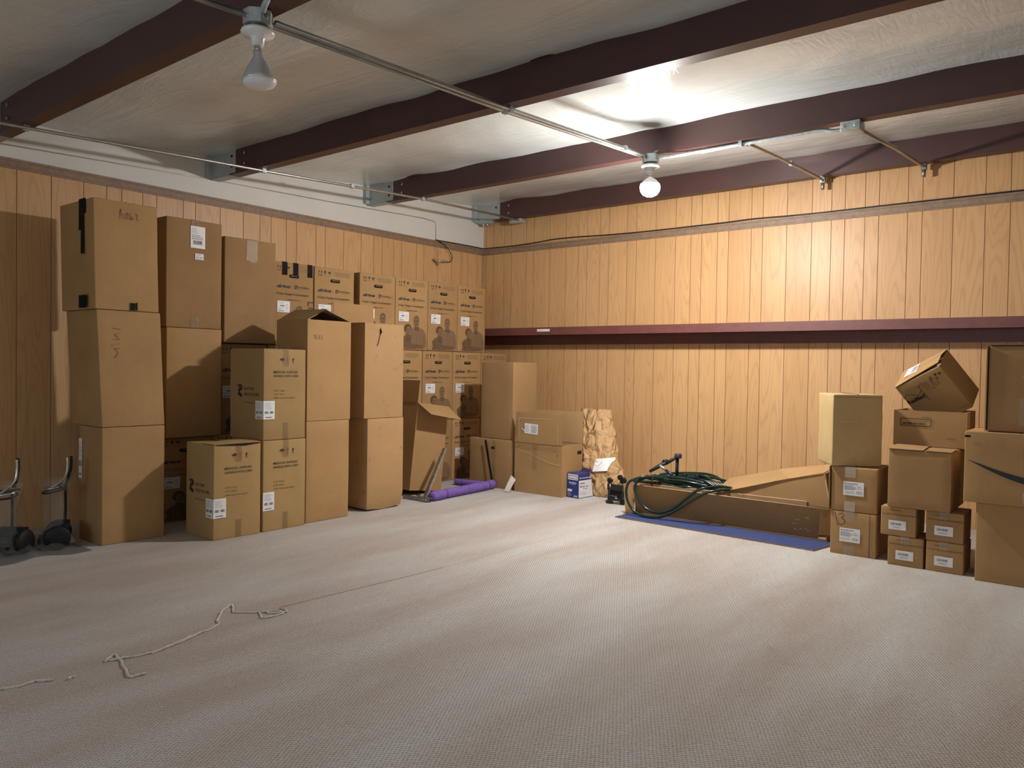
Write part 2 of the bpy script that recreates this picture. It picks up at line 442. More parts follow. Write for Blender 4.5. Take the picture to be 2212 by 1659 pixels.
# convenience: front plane towards +x (boxes on the left wall): given x of the front, y range
def left_carton(label, xf, y0, y1, z, d, h, **kw):
    return carton(label, xf-d/2, (y0+y1)/2, z, y1-y0, d, h, rz=PI/2, **kw)
def ship_label(root, M, u, v, w_, h, style=0, rot=0, seed=3, name='shipping_label'):
    mb = MB(); f = Face(mb, M); c = (u, v)
    f.M = M @ Matrix.Translation((u, 0, v)) @ Matrix.Rotation(-rot, 4, 'Y') @ Matrix.Translation((-u, 0, -v))
    f.rect(u, v, w_, h, 'label_paper', .0006)
    o = .0012
    if style == 0:      # delivery label, tall
        f.smallprint(u+w_*.06, v+h*.66, w_*.5, h*.28, 4, 'label_print_light', o, seed)
        f.smallprint(u+w_*.08, v+h*.40, w_*.8, h*.24, 3, 'label_print', o, seed+1)
        f.barcode(u+w_*.18, v+h*.18, w_*.62, h*.17, 'label_print', 18, o)
        f.rect(u+w_*.03, v+h*.15, w_*.94, h*.008, 'label_print', o)
    elif style == 1:    # two overlapping small labels with coloured print
        f.rect(u+w_*.66, v+h*.18, w_*.36, h*.80, 'paper_white', .0003)
        f.text('REF', u+w_*.05, v+h*.80, h*.09, 'label_print', off=o)
        f.smallprint(u+w_*.22, v+h*.74, w_*.38, h*.2, 3, 'label_print_light', o, seed)
        f.rect(u+w_*.22, v+h*.52, w_*.36, h*.10, 'label_print', o)
        f.smallprint(u+w_*.05, v+h*.28, w_*.5, h*.18, 2, 'label_print_light', o, seed+2)
        f.barcode(u+w_*.08, v+h*.08, w_*.45, h*.10, 'label_print', 10, o)
        f.smallprint(u+w_*.70, v+h*.3, w_*.24, h*.5, 4, 'label_print_light', o, seed+4)
    elif style == 2:    # wide product label
        f.smallprint(u+w_*.04, v+h*.82, w_*.9, h*.12, 1, 'label_print', o, seed)
        f.smallprint(u+w_*.04, v+h*.42, w_*.6, h*.36, 4, 'label_print', o, seed+1)
        f.smallprint(u+w_*.04, v+h*.14, w_*.55, h*.2, 2, 'label_print_light', o, seed+3)
        f.barcode(u+w_*.62, v+h*.12, w_*.3, h*.22, 'label_print_light', 14, o)
        f.smallprint(u+w_*.68, v+h*.5, w_*.26, h*.26, 2, 'label_print_light', o, seed+5)
    elif style == 3:    # address label with two barcodes near the foot
        f.smallprint(u+w_*.1, v+h*.55, w_*.75, h*.38, 6, 'label_print_light', o, seed)
        f.barcode(u+w_*.10, v+h*.30, w_*.32, h*.14, 'label_print', 7, o)
        f.barcode(u+w_*.56, v+h*.30, w_*.32, h*.14, 'label_print', 7, o)
        f.rect(u+w_*.16, v+h*.08, w_*.60, h*.05, 'label_print', o)
    elif style == 4:
        f.barcode(u+w_*.5, v+h*.12, w_*.42, h*.76, 'label_print_light', 14, o)
        f.smallprint(u+w_*.08, v+h*.15, w_*.3, h*.7, 5, 'label_print_light', o, seed)
    return mb.build(name, root)

# ================================================================ THE ROOM
XR, YF = 8.6, -9.6                    # right wall and the wall behind the camera
ZB = lambda y: 2.788+.0445*y          # underside of the purlins (the roof slopes down towards the camera)
PURLINS = [-.165, -1.735, -3.37, -4.975, -6.58, -8.18]
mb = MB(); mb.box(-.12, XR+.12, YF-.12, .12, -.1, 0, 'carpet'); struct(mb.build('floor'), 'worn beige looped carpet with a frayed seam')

OFFS = [.152, .308, .414, .626, .730, .943, 1.155, 1.314]
def panel_wall(mb, L0, L1, z0, z1, start, tf):
    """random-width planks with V grooves; tf(s, depth, z) maps wall length and depth into the room"""
    g = []; k = -12
    while k < 12:
        g += [start+k*1.27+o for o in OFFS]; k += 1
    g = sorted(x for x in g if L0+.01 < x < L1-.01); e = [L0]+g+[L1]; pl = []; G = .0024
    for i in range(len(e)-1):
        a = e[i]+(G if i else 0); b = e[i+1]-(G if i < len(e)-2 else 0)
        mb.add([tf(a, 0, z0), tf(b, 0, z0), tf(b, 0, z1), tf(a, 0, z1)], [(0, 1, 2, 3)], 'wood_panel'); pl.append(i+1+len(e)*.37)
        if i < len(e)-2:
            x = e[i+1]; p = [tf(x-G, 0, z0), tf(x, -.003, z0), tf(x+G, 0, z0), tf(x-G, 0, z1), tf(x, -.003, z1), tf(x+G, 0, z1)]
            mb.add(p, [(0, 1, 4, 3), (1, 2, 5, 4)], 'groove_dark'); pl += [0, 0]
    return pl
def finish_wall(mb, pl, name, label, extra=None):
    o = mb.build(name); a = o.data.attributes.new('plank', 'FLOAT', 'FACE')
    pl = pl+[0]*(len(o.data.polygons)-len(pl)); a.data.foreach_set('value', pl)
    return struct(o, label)
mb = MB(); pl = panel_wall(mb, 0, XR, 0, 3.05, 0, lambda s, d, z: (s, -d, z))
mb.box(-.12, XR+.12, .02, .12, 0, 3.1, 'white_paint'); finish_wall(mb, pl, 'wall_back', 'wood-grain panelled wall with vertical grooves')
mb = MB(); pl = panel_wall(mb, YF, 0, 0, 2.47, -.953-.73, lambda s, d, z: (d, s, z))
mb.box(-.12, -.02, YF-.12, .12, 0, 3.1, 'white_paint')
mb.box(-.02, .004, YF, 0, 2.47, 3.05, 'white_paint')
finish_wall(mb, pl, 'wall_left', 'wood-grain panelled wall with a white strip above its moulding')
mb = MB(); pl = panel_wall(mb, YF, 0, 0, 3.05, 0, lambda s, d, z: (XR-d, -s+YF, z))
mb.box(XR+.02, XR+.12, YF, .02, 0, 3.1, 'white_paint'); finish_wall(mb, pl, 'wall_right', 'panelled wall')
# wall behind the camera with two openings invented for the fill lights
mb = MB(); e = [0, 2.0, 4.4, 5.4, 7.8, XR]
for i in range(5):
    if i in (1, 3):
        mb.box(e[i], e[i+1], YF-.1, YF, 0, .85, 'white_paint'); mb.box(e[i], e[i+1], YF-.1, YF, 2.05, 2.9, 'white_paint')
    else: mb.box(e[i], e[i+1], YF-.1, YF, 0, 2.9, 'white_paint')
struct(mb.build('wall_front'), 'white wall with two window openings')
for n_, (a, b) in enumerate(((2.0, 4.4), (5.4, 7.8))):
    mb = MB(); t_ = .06
    mb.box(a, b, YF-.08, YF+.02, .85, .85+t_, 'trim_wood'); mb.box(a, b, YF-.08, YF+.02, 2.05-t_, 2.05, 'trim_wood')
    mb.box(a, a+t_, YF-.08, YF+.02, .85+t_, 2.05-t_, 'trim_wood'); mb.box(b-t_, b, YF-.08, YF+.02, .85+t_, 2.05-t_, 'trim_wood')
    struct(mb.build('window_%d' % (n_+1)), 'window frame')

# ceiling: vinyl-faced insulation draped over the purlins, sagging between them
def ceil_z(x, y):
    z = ZB(y)+.20
    P = PURLINS+[-9.78]; s = 0
    for a, b in zip(P, P[1:]):
        if b <= y <= a: s = (a-y)/(a-b)
    sag = math.sin(PI*s)**.8
    wv = noise.noise(Vector((x*1.1, y*.35, 3)))
    z -= sag*(.030+.012*wv)
    near = math.exp(-((1-abs(2*s-1))/.12)**2)       # scalloped edge along each purlin
    z += near*(-.010+.018*noise.noise(Vector((x*2.3, round(y/1.6)*3.1, 9))))
    z += .006*noise.noise(Vector((x*2.1, y*1.4, 1)))+.003*noise.noise(Vector((x*6+y*5, y*2-x, 4)))
    return z
mb = MB(); nx, ny = 150, 190; vs = []; fs = []
for i in range(nx+1):
    x = XR*i/nx
    for j in range(ny+1):
        y = YF*j/ny; vs.append((x, y, ceil_z(x, y)))
for i in range(nx):
    for j in range(ny):
        a = i*(ny+1)+j; fs.append((a, a+1, a+ny+2, a+ny+1))
mb.add(vs, fs, 'ceiling_vinyl', None, True)
# creased folds running across the sheets
struct(mb.build('ceiling'), 'white vinyl-faced insulation sagging between the purlins')

# mouldings
mb = MB()
for z0, z1, t_ in ((2.436, 2.450, .010), (2.450, 2.478, .016), (2.478, 2.487, .012), (2.487, 2.503, .020)):
    mb.box(.0, XR, -t_, 0.0, z0, z1, 'trim_wood')
struct(mb.build('trim_1'), 'brown wooden moulding across the back wall')
mb = MB()
for z0, z1, t_ in ((2.436, 2.450, .010), (2.450, 2.478, .016), (2.478, 2.487, .012), (2.487, 2.503, .020)):
    mb.box(0.0, t_, YF, -.021, z0, z1, 'trim_wood')
struct(mb.build('trim_2'), 'brown wooden moulding along the left wall')
mb = MB(); mb.box(.0035, .022, -.022, -.0035, 0, 2.434, 'corner_wood'); struct(mb.build('trim_3'), 'corner strip')
mb = MB()
pts = [(.008, -4.9, 2.585), (.008, -3.36, 2.645), (.008, -2.2, 2.672), (.008, -.98, 2.712), (.008, -.80, 2.700), (.008, -.785, 2.66), (.008, -.785, 2.51)]
mb.tube([(.006, YF+.1, 2.41)]+pts, .0035, 'trim_wood', 6); o = mb.build('trim_4'); struct(o, 'thin seam bead on the white strip')
o.data.materials[0] = MATS['conduit_metal']

# ---------------------------------------------------------------- purlins
def purlin(y, label):
    zb = ZB(y); root = empty('roof_purlin', (.35, y, zb)); tag(root, label, 'beam', 'red steel purlins under the ceiling')
    mb = MB(); L = XR-.36
    mb.box(-.06, L, -.0035, 0, 0, .20, 'red_steel')
    mb.box(-.06, L, 0, .082, 0, .004, 'red_steel'); mb.box(-.06, L, .082, .0855, 0, .018, 'red_steel')
    mb.box(-.06, L, -.07, -.0035, .196, .20, 'red_steel')
    ch_ = mb.build('steel_channel', root)
    mb = MB()      # pale painted end piece bolted to the wall
    mb.box(-.349, -.061, -.005, 0, .002, .20, 'bracket_paint'); mb.box(-.349, .03, -.0085, -.0045, .01, .19, 'bracket_paint')
    mb.box(-.349, -.061, 0, .082, 0.0, .0045, 'bracket_paint'); mb.box(-.344, -.300, -.05, .08, .01, .19, 'bracket_paint')
    mb.build('end_bracket', root, 'pale grey end bracket')
    for bx in (-.02, .16):
        for bz in (.06, .14):
            mb = MB()
            M = Matrix.Translation((bx, -.0085, bz)) @ Matrix.Rotation(PI/2, 4, 'X')
            mb.lathe([(.011, 0), (.011, .007), (.006, .009)], 'chrome' if bx > .1 else 'plastic_black', M, 6, False)
            mb.build('bolt', ch_)
for y, lb in zip(PURLINS, ('red steel purlin against the panelled back wall, fourth from the camera', 'red steel purlin that the glowing bulb hangs under',
        'red steel purlin between the two ceiling lamps, crossing above the conduits', 'red steel purlin at the upper left, above the unlit bulb',
        'red steel purlin above the camera', 'red steel purlin behind the camera')): purlin(y, lb)

# girt: channel with a lit front flange and a shaded back plate
mb = MB(); gx0, gx1 = .026, XR-.002
mb.box(gx0, gx1, -.25, -.004, 1.581, 1.585, 'red_girt'); mb.box(gx0, gx1, -.25, -.246, 1.506, 1.581, 'red_girt')
mb.box(gx0, gx1, -.246, -.232, 1.506, 1.510, 'red_girt')
mb.box(gx0, gx1, -.052, -.046, 1.412, 1.581, 'red_girt'); mb.box(gx0, gx1, -.046, -.004, 1.412, 1.416, 'red_girt')
tag(mb.build('wall_girt'), 'red steel girt running across the back wall at eye height', 'beam')
mb = MB(); mb.box(0, .165, -.0012, 0, 0, .026, 'white_plastic'); o = mb.build('paper_sticker'); o.location = (.98, -.2512, 1.541)
tag(o, 'small white sticker on the red girt near the corner', 'sticker')

# ---------------------------------------------------------------- conduits and lamps
def conduit(name, pts, r, label, clips=(), mat='conduit_metal', n=10, cat='conduit'):
    root = empty(name, pts[0]); O = Vector(pts[0]); tag(root, label, cat, 'metal conduits under the ceiling')
    mb = MB(); mb.tube([Vector(p)-O for p in pts], r, mat, n); mb.build('pipe', root)
    for c_ in clips:
        c_ = Vector(c_)-O; mb = MB()
        mb.box(c_.x-.012, c_.x+.012, c_.y-.016, c_.y+.016, c_.z-r-.004, c_.z+r+.006, 'galvanised'); mb.build('clip', root)
    return root
zc = lambda y, r: ZB(y)-r-.004
P1, P2, P3, P4 = -4.975, -3.37, -1.735, -.165
conduit('ceiling_conduit', [(.665, YF+.3, zc(YF, .011)), (.675, P1+.04, zc(P1, .011)), (.69, P2+.04, zc(P2, .011)), (.735, P3+.04, zc(P3, .011)), (.64, P4+.0, zc(P4, .011)-.012)], .011,
        'long thin metal conduit running along the left wall under the purlins',
        [(.662, P1+.04, zc(P1, .011)), (.69, P2+.04, zc(P2, .011)), (.712, -2.5, zc(-2.5, .011)), (.735, P3+.04, zc(P3, .011))])
X1, X2 = 2.966, 3.05
conduit('ceiling_conduit', [(3.125, -4.905, 2.530), (3.045, P2+.05, zc(P2, .012)), (3.075, -2.0, zc(-2.0, .012)), (3.125, -1.885, 2.668)], .012,
        'left one of the two parallel conduits joining the ceiling lamps', [(3.045, P2+.05, zc(P2, .012))])
conduit('ceiling_conduit', [(3.160, -4.905, 2.530), (3.088, P2+.05, zc(P2, .012)), (3.108, -2.0, zc(-2.0, .012)), (3.155, -1.885, 2.668)], .012,
        'right one of the two parallel conduits joining the ceiling lamps', [(3.088, P2+.05, zc(P2, .012)), (3.108, -2.1, zc(-2.1, .012))])
# from the unlit lamp's box to the upper left, out of the frame
conduit('ceiling_conduit', [(3.105, -5.02, 2.542), (3.08, -5.5, 2.525), (3.05, PURLINS[4], zc(PURLINS[4], .012)), (3.04, PURLINS[5], zc(PURLINS[5], .012))], .012,
        'paired conduit leaving the unlit lamp towards the top left edge')
conduit('ceiling_conduit', catmull([(3.180, -4.975, 2.548), (3.215, -4.99, 2.556), (3.26, -4.995, 2.582), (3.33, -4.992, 2.60), (3.6, -4.992, 2.605), (4.6, -4.992, 2.605)], 5), .012,
        'short bent grey conduit leaving the top of the unlit lamp box', mat='galvanised')
YC = P3+.045
conduit('ceiling_conduit', catmull([(3.19, -1.80, 2.668), (3.30, YC-.03, 2.684), (3.6, YC, zc(P3, .013)), (4.1, YC, zc(P3, .013)), (4.28, YC, zc(P3, .013)+.0), (4.36, YC, zc(P3, .013)-.018), (4.425, YC, zc(P3, .013)-.02)], 6), .013,
        'pale conduit under the purlin between glowing lamp and junction box', [(3.76, YC, zc(P3, .013))], 'galvanised')
conduit('ceiling_conduit', catmull([(3.46, YC+.032, zc(P3, .012)), (3.74, YC+.032, zc(P3, .012)), (3.80, YC+.045, zc(P3, .012)), (3.815, YC+.11, zc(P3, .012)), (3.808, -.9, zc(-.9, .012)), (3.803, P4+.0, zc(P4, .012)-.005)], 6)+[Vector((3.803, P4+.055, zc(P4, .012)-.008))], .012,
        'bent conduit crossing from the lit purlin to the back wall left of the junction box', [(3.807, -.85, zc(-.85, .012))])
conduit('ceiling_conduit', [(4.515, YC+.06, zc(P3, .012)-.03), (4.54, -.9, zc(-.9, .012)-.012), (4.558, P4+.04, zc(P4, .012)-.006)], .012,
        'straight conduit crossing from the junction box to the back wall')
for k, (x, lb) in enumerate(((3.803, 'short conduit elbow stub at the back wall, left one of two'), (4.558, 'short conduit elbow stub at the back wall, right one of two'))):
    z = zc(P4, .012)-.006; mb = MB()
    mb.box(-.02, .02, -.016, .024, -.022, .02, 'conduit_metal'); mb.tube([(0, .004, -.02), (0, .004, -.075)], .015, 'conduit_metal', 10)
    o = mb.build('conduit_elbow'); o.location = (x, P4+.078, z); tag(o, lb, 'conduit', 'conduit elbows at the back wall')

def junction_box(x, y, z, s, label, w_=.1, d=.1, h=.055, knock=True):
    root = empty('junction_box', (x, y, z)); tag(root, label, 'junction box', 'metal junction boxes')
    mb = MB(); rbox_mesh(mb, w_, d, h, 'galvanised', 3, .0005, .004, nseg=2); mbx = mb.build('metal_box', root)
    for a in (-.3, .3):
        mb = MB(); M = Matrix.Translation((a*w_, -d/2-.0005, h/2)) @ Matrix.Rotation(PI/2, 4, 'X')
        mb.lathe([(.013, 0), (.013, .001), (.011, .002)], 'conduit_metal', M, 14); mb.build('knockout', mbx)
    return root
junction_box(4.475, YC, ZB(P3)-.062, 1, 'square grey junction box under the purlin right of the glowing bulb', .115, .115, .058)
junction_box(.60, P4+.0+.04-.02, ZB(P4)-.056, 1, 'small grey junction box at the end of the left conduit, near the corner', .16, .07, .045)
# small galvanised clip cluster under the corner bracket
mb = MB(); mb.box(-.08, .08, -.035, .035, 0, .012, 'bracket_paint')
for a in (-.03, .03): mb.tube([(a, -.02, -.014), (a, .02, -.014)], .011, 'chrome', 8)
mb.box(-.06, .06, -.01, .01, -.012, 0, 'galvanised'); o = mb.build('pipe_clamp'); o.location = (.15, P4+.03, ZB(P4)-.0135)
tag(o, 'double pipe clamp under the corner bracket of the last purlin', 'clamp')

def lamp(x, y, z, label, lit, tilt=0, glow='bulb_glow'):
    root = empty('ceiling_lamp', (x, y, z)); tag(root, label, 'lamp', 'bare bulb ceiling lamps')
    mb = MB()      # octagonal box
    R = .058; ring = [(R*math.cos(PI/8+k*PI/4), R*math.sin(PI/8+k*PI/4)) for k in range(8)]
    vs = [(a, b, 0) for a, b in ring]+[(a, b, .055) for a, b in ring]
    mb.add(vs, [tuple(range(8))[::-1], tuple(range(8, 16))]+[(k, (k+1) % 8, 8+(k+1) % 8, 8+k) for k in range(8)], 'galvanised')
    for k in range(8):
        a = k*PI/4; M = Matrix.Rotation(a, 4, 'Z') @ Matrix.Translation((0, -R*.924-.0003, .028)) @ Matrix.Rotation(PI/2, 4, 'X')
        if k % 2 == 0: mb.lathe([(.012, 0), (.012, .0008), (.010, .0015)], 'conduit_metal', M, 12)
    mb.build('octagon_box', root)
    mb = MB(); mb.lathe([(.046, 0), (.046, -.012), (.05, -.013)][::-1], 'chrome'); mb.build('mounting_ring', root)
    mb = MB(); mb.lathe([(.018, -.078), (.024, -.074), (.026, -.05), (.034, -.040), (.062, -.034), (.066, -.026), (.062, -.017), (.040, -.0135)], 'porcelain', n=28)
    for a in (-.04, .04): mb.lathe([(.004, -.040), (.005, -.036)], 'chrome', Matrix.Translation((a, .0, 0)), 8)
    mb.build('lamp_holder', root)
    Mt = Matrix.Translation((0, 0, -.076)) @ Matrix.Rotation(tilt, 4, 'Y')
    mb = MB(); mb.lathe([(.013, -.026), (.013, .0)], 'chrome', Mt, 18); mb.build('screw_cap', root)
    mb = MB()
    if lit:
        mb.lathe([(.001, -.163), (.026, -.160), (.050, -.147), (.066, -.124), (.071, -.100)], glow, Mt, 32)
        mb.lathe([(.071, -.0999), (.0705, -.090), (.0675, -.080), (.0655, -.074)], glow+'_soft', Mt, 32)
        gb = mb.build('glowing_bulb', root)
        mb = MB(); mb.lathe([(.0660, -.0745), (.0660, -.070), (.054, -.056), (.035, -.040), (.022, -.032), (.015, -.024)], 'porcelain', Mt, 32); mb.build('bulb_housing', gb)
    else:
        mb.lathe([(.064, -.150), (.067, -.142), (.063, -.130), (.038, -.078), (.022, -.050), (.017, -.040), (.017, -.020)], 'bulb_shell', Mt, 32)
        bb = mb.build('bulb', root)
        mb = MB(); mb.lathe([(.002, -.167), (.024, -.165), (.046, -.161), (.060, -.155), (.0665, -.146)], 'bulb_face', Mt, 32); mb.build('bulb_face', bb, 'frosted white bulb face')
    return root
lamp(3.160, -1.838, 2.6275, 'glowing bare bulb in a white porcelain holder under the second-last purlin', True)
lamp(3.130, -4.965, 2.503, 'unlit reflector bulb in a white porcelain holder at the top left', False, -.10)

lamp(6.75, PURLINS[4]+.045, ZB(PURLINS[4])-.06, 'glowing bare bulb behind the camera', True, 0, 'bulb_glow_cool')  # unseen bulb added to brighten the foreground floor

mb = MB(); mb.sheet((3.145, -1.740, 2.74), (3.175, -1.740, 2.74), (3.175, -1.838, 2.684), (3.145, -1.838, 2.684), .003, 'galvanised')
tag(mb.build('hanger_strap'), 'short metal strap holding the glowing lamp under its purlin', 'bracket')

# ---------------------------------------------------------------- black cable over the moulding
mb = MB(); zt = 2.512
P = [(.02, -.80, 2.507), (.024, -.40, zt), (.024, -.08, zt), (.03, -.03, zt), (.08, -.022, zt), (.45, -.022, 2.509), (.8, -.022, 2.520), (1.0, -.022, 2.532), (1.3, -.022, 2.530), (1.7, -.022, 2.516), (2.2, -.022, 2.509), (2.9, -.022, 2.512), (3.2, -.022, 2.517), (3.7, -.022, 2.507), (4.5, -.022, 2.510), (6.5, -.022, 2.512), (XR-.02, -.022, 2.512)]
mb.tube(catmull(P, 6), .0055, 'cable_black', 6); o = mb.build('black_cable'); tag(o, 'long black cable clipped along the top of the moulding', 'cable')
root = empty('coax_lead', (.03, -.78, 2.50)); tag(root, 'looped black lead with metal splitter dangling below the moulding near the corner', 'cable')
mb = MB(); mb.tube(catmull([(-.004, 0, .004), (.012, .07, -.02), (.016, .15, -.07), (.016, .21, -.14), (.014, .205, -.19), (.010, .175, -.208), (.008, .16, -.208)], 6), .0045, 'cable_black', 6); mb.build('lead', root)
mb = MB(); mb.tube([(.008, .16, -.208), (.008, .12, -.208), (.006, .11, -.210), (.006, .0, -.222)], [.006, .006, .009, .009], 'conduit_metal', 8)
mb.tube([(.006, -.035, -.205), (.006, .0, -.235), (.006, .01, -.26)], .009, 'trim_wood', 6); mb.tube([(.006, -.06, -.20), (.006, -.02, -.226)], .008, 'conduit_metal', 8); mb.build('splitter', root)
mb = MB(); mb.tube([(-.006, -.035, 0), (-.004, -.03, -.05), (.004, .008, -.20)], .002, 'trim_wood', 5); mb.build('thin_wire', root)

# ---------------------------------------------------------------- frayed carpet seam
mb = MB(); rnd = random.Random(2)
def strand(P, r, n=5, wv=.004):
    Q = catmull(P, n); Q = [q+Vector((rnd.uniform(-wv, wv), rnd.uniform(-wv, wv), rnd.uniform(0, .003))) for q in Q]
    mb.tube(Q, r, 'carpet_yarn', 6)
simple('carpet_yarn', (.56, .51, .46), .95, spec=.1, var=.2, scale=90)
z = .002
strand([(2.80, -5.40, z), (2.76, -5.34, z), (2.90, -5.37, z), (3.01, -5.405, z), (3.03, -5.35, z)], .0052)
strand([(2.80, -5.38, z), (2.84, -5.26, z), (2.83, -5.18, z), (2.79, -5.05, z), (2.745, -4.90, z), (2.66, -4.84, z), (2.56, -4.75, z), (2.515, -4.68, z), (2.55, -4.70, z), (2.625, -4.745, z)], .0048)
strand([(2.85, -5.24, z), (2.82, -5.12, z), (2.80, -5.06, z), (2.76, -4.97, z)], .0045)
strand([(2.625, -4.745, z), (2.70, -4.68, z), (2.72, -4.665, z), (2.80, -4.70, z), (2.81, -4.60, z), (2.76, -4.60, z), (2.72, -4.66, z)], .0045)
strand([(2.72, -4.64, z), (2.77, -4.63, z), (2.80, -4.57, z), (2.73, -4.56, z)], .0048)
strand([(2.79, -5.75, z), (2.81, -5.69, z), (2.80, -5.64, z), (2.84, -5.60, z)], .0052)
strand([(2.87, -5.56, z), (2.86, -5.53, z)], .0052)
o = mb.build('carpet_thread'); tag(o, 'frayed beige yarn pulled loose along the carpet seam', 'thread')
mb = MB()
ys = [-4.55+k*.04 for k in range(105)]
mb.tube([(2.715+.06*min(1, (y+4.55)/.9)+.004*noise.noise(Vector((0, y*6, 2))), y, -.0008) for y in ys if y < -2.0], [(.0022 if y < -3.5 else .0013) for y in ys if y < -2.0], 'ink_brown', 5)
o = mb.build('trim_5'); struct(o, 'dark seam line in the carpet')

# ================================================================ CARTONS WITH PRINTED FRONTS (back rows on the left wall)
DW, DD, DH = .428, .40, .66
def portrait(f, w_, h):
    """faded print of a man and a woman, tones only"""
    def P(pts, mat, off): f.poly([(a*w_, (1-b)*h) for a, b in pts], mat, off)
    P([(.50, .70), (.585, .672), (.70, .672), (.86, .705), (.925, .76), (.955, .88), (.95, .955), (.86, .985), (.44, .985), (.44, .80)], 'ink_brown_light', 0)
    P([(.585, .64), (.70, .64), (.70, .69), (.65, .72), (.59, .69)], 'ink_brown_mid', .0002)
    f.oval(.640*w_, (1-.595)*h, .082*w_, .075*h, 'ink_brown_light', .0004, 18)
    P([(.558, .585), (.572, .535), (.62, .513), (.675, .517), (.715, .545), (.722, .60), (.70, .56), (.64, .54), (.585, .555)], 'ink_brown_mid', .0006)
    P([(.575, .585), (.70, .578), (.70, .592), (.575, .599)], 'ink_brown', .0007)       # glasses
    P([(.60, .635), (.68, .632), (.67, .643), (.61, .646)], 'ink_brown', .0007)
    P([(.625, .60), (.655, .60), (.66, .622), (.625, .622)], 'ink_brown_mid', .0007)
    P([(.642, .72), (.652, .72), (.655, .93), (.645, .93)], 'ink_brown_mid', .0004)
    P([(.59, .675), (.64, .72), (.60, .73)], 'ink_brown', .0004); P([(.70, .675), (.652, .72), (.70, .73)], 'ink_brown', .0004)
    P([(.86, .79), (.875, .79), (.885, .95), (.87, .95)], 'ink_brown_mid', .0004)
    P([(.34, .765), (.46, .79), (.49, .83), (.47, .90), (.60, .925), (.62, .985), (.13, .985), (.175, .925), (.145, .865), (.22, .82), (.31, .80)], 'ink_brown_mid', .0006)
    P([(.33, .80), (.40, .86), (.45, .80), (.44, .84), (.40, .90), (.34, .85)], 'ink_brown', .0007); P([(.20, .84), (.22, .84), (.26, .985), (.24, .985)], 'ink_brown', .0007)
    f.oval(.375*w_, (1-.700)*h, .112*w_, .062*h, 'ink_brown', .0008, 16)
    f.oval(.400*w_, (1-.722)*h, .072*w_, .055*h, 'ink_brown_light', .001, 16)
    P([(.365, .715), (.44, .713), (.44, .720), (.365, .722)], 'ink_brown', .0011); P([(.375, .750), (.43, .748), (.42, .758), (.385, .759)], 'ink_brown', .0011)
    P([(.44, .93), (.60, .915), (.84, .935), (.86, .96), (.70, .975), (.45, .97)], 'ink_brown_mid', .0011)
def printed_carton():
    w_, d, h = DW, DD, DH
    root = empty('printed_carton', (0, 0, 0), PI/2)
    mb = MB(); rbox_mesh(mb, w_, d, h, 'cardboard', 11, .0022, .006)
    mb.box(-d, -d, 0, 0, 0, 0, 'cardboard'); mb.build('box_body', root)
    mb = MB(); f = Face(mb, front(w_, d))
    for u in (.108, .166): f.arrow(u*w_, h*.903, h*.052, 'ink_dark', h*.022, True)
    f.rect(.085*w_, h*.892, .105*w_, h*.005, 'ink_dark')
    f.glass(.252*w_, h*.900, h*.056, 'ink_dark'); f.umbrella(.36*w_, h*.900, h*.052, 'ink_dark')
    for k, (a, b) in enumerate(((.49, .86), (.48, .875), (.51, .875))): f.rect(a*w_, h*(.945-.021*k), (b-a)*w_, h*.0075, 'ink_pale')
    mb.build('handling_symbols', root); mb = MB(); f = Face(mb, front(w_, d))
    f.text('drive', .085*w_, .690*h, .050*h*.80, 'ink_navy', .325*w_, .027, .32)
    f.rect(.452*w_, .675*h, .006*w_, .062*h, 'ink_pale')
    f.line([(.575*w_, .697*h), (.575*w_, .727*h), (.528*w_, .727*h), (.528*w_, .690*h), (.560*w_, .690*h)], .016*w_, 'ink_navy')
    f.text('DeVilbiss', .605*w_, .700*h, .030*h*.8, 'ink_brown', .275*w_)
    f.rect(.605*w_, .688*h, .26*w_, .003*h, 'ink_pale')
    f.text('5-Liter Oxygen Concentrator', .075*w_, .607*h, .034*h*.85, 'ink_brown', .80*w_, .006)
    f.text('ASSEMBLED IN USA', .325*w_, .546*h, .0115*h, 'ink_brown', .33*w_, .012)
    mb.build('printed_text', root); mb = MB(); f = Face(mb, front(w_, d)); portrait(f, w_, h); mb.build('portrait_print', root)
    mb = MB(); f = Face(mb, front(w_, d))       # hand hole
    a, b = .052, .0135
    P = [(w_*.505+a*.72+b*math.cos(t_*PI/8-PI/2), h*.838+b*math.sin(t_*PI/8-PI/2)) for t_ in range(9)]
    P += [(w_*.505-a*.72+b*math.cos(t_*PI/8+PI/2), h*.838+b*math.sin(t_*PI/8+PI/2)) for t_ in range(9)]
    f.poly(P, 'hole_black', .0006); f.rect(w_*.505-a*.7, h*.838-.002, a*1.4, .011, 'ink_brown_mid', .0012); mb.build('hand_hole', root)
    ship_label(root, front(w_, d), .095*w_, .395*h, .30*w_, .135*h, 1, 0)
    return root
proto = printed_carton()
ROWZ = [(0.0, .622), (.6235, .6905), (1.3155, .680)]
first = [True]
GP = 'printed medical equipment cartons stacked in rows on the left wall'
def pc(y0, row, label, rot=0, lean=0, x=.45, nolabel=False):
    r = proto if first[0] else dup(proto)
    first[0] = False
    z, hh = ROWZ[row]
    r.location = (x-DD/2, y0+DW/2+.001, z+.0005); r.rotation_euler = (0, 0, PI/2+rot); r.scale = (1, 1, (hh-.0015)/DH)
    tag(r, label, 'box', GP)
    return r
top = [(-2.676, 'printed carton in the top row, second from the left, hand hole with a grey flap'),
       (-2.185, 'printed carton in the top row whose lower half hides behind the plain raised flap'),
       (-1.755, 'printed carton in the top row, third from the corner end'),
       (-1.3255, 'printed carton in the top row, second from the corner end'),
       (-.895, 'printed carton in the top row, closest to the room corner')]
t0 = pc(-3.108, 2, 'printed carton in the top row with three black tape strips over its top edge')
for y, lb in top: pc(y, 2, lb, rot=0)
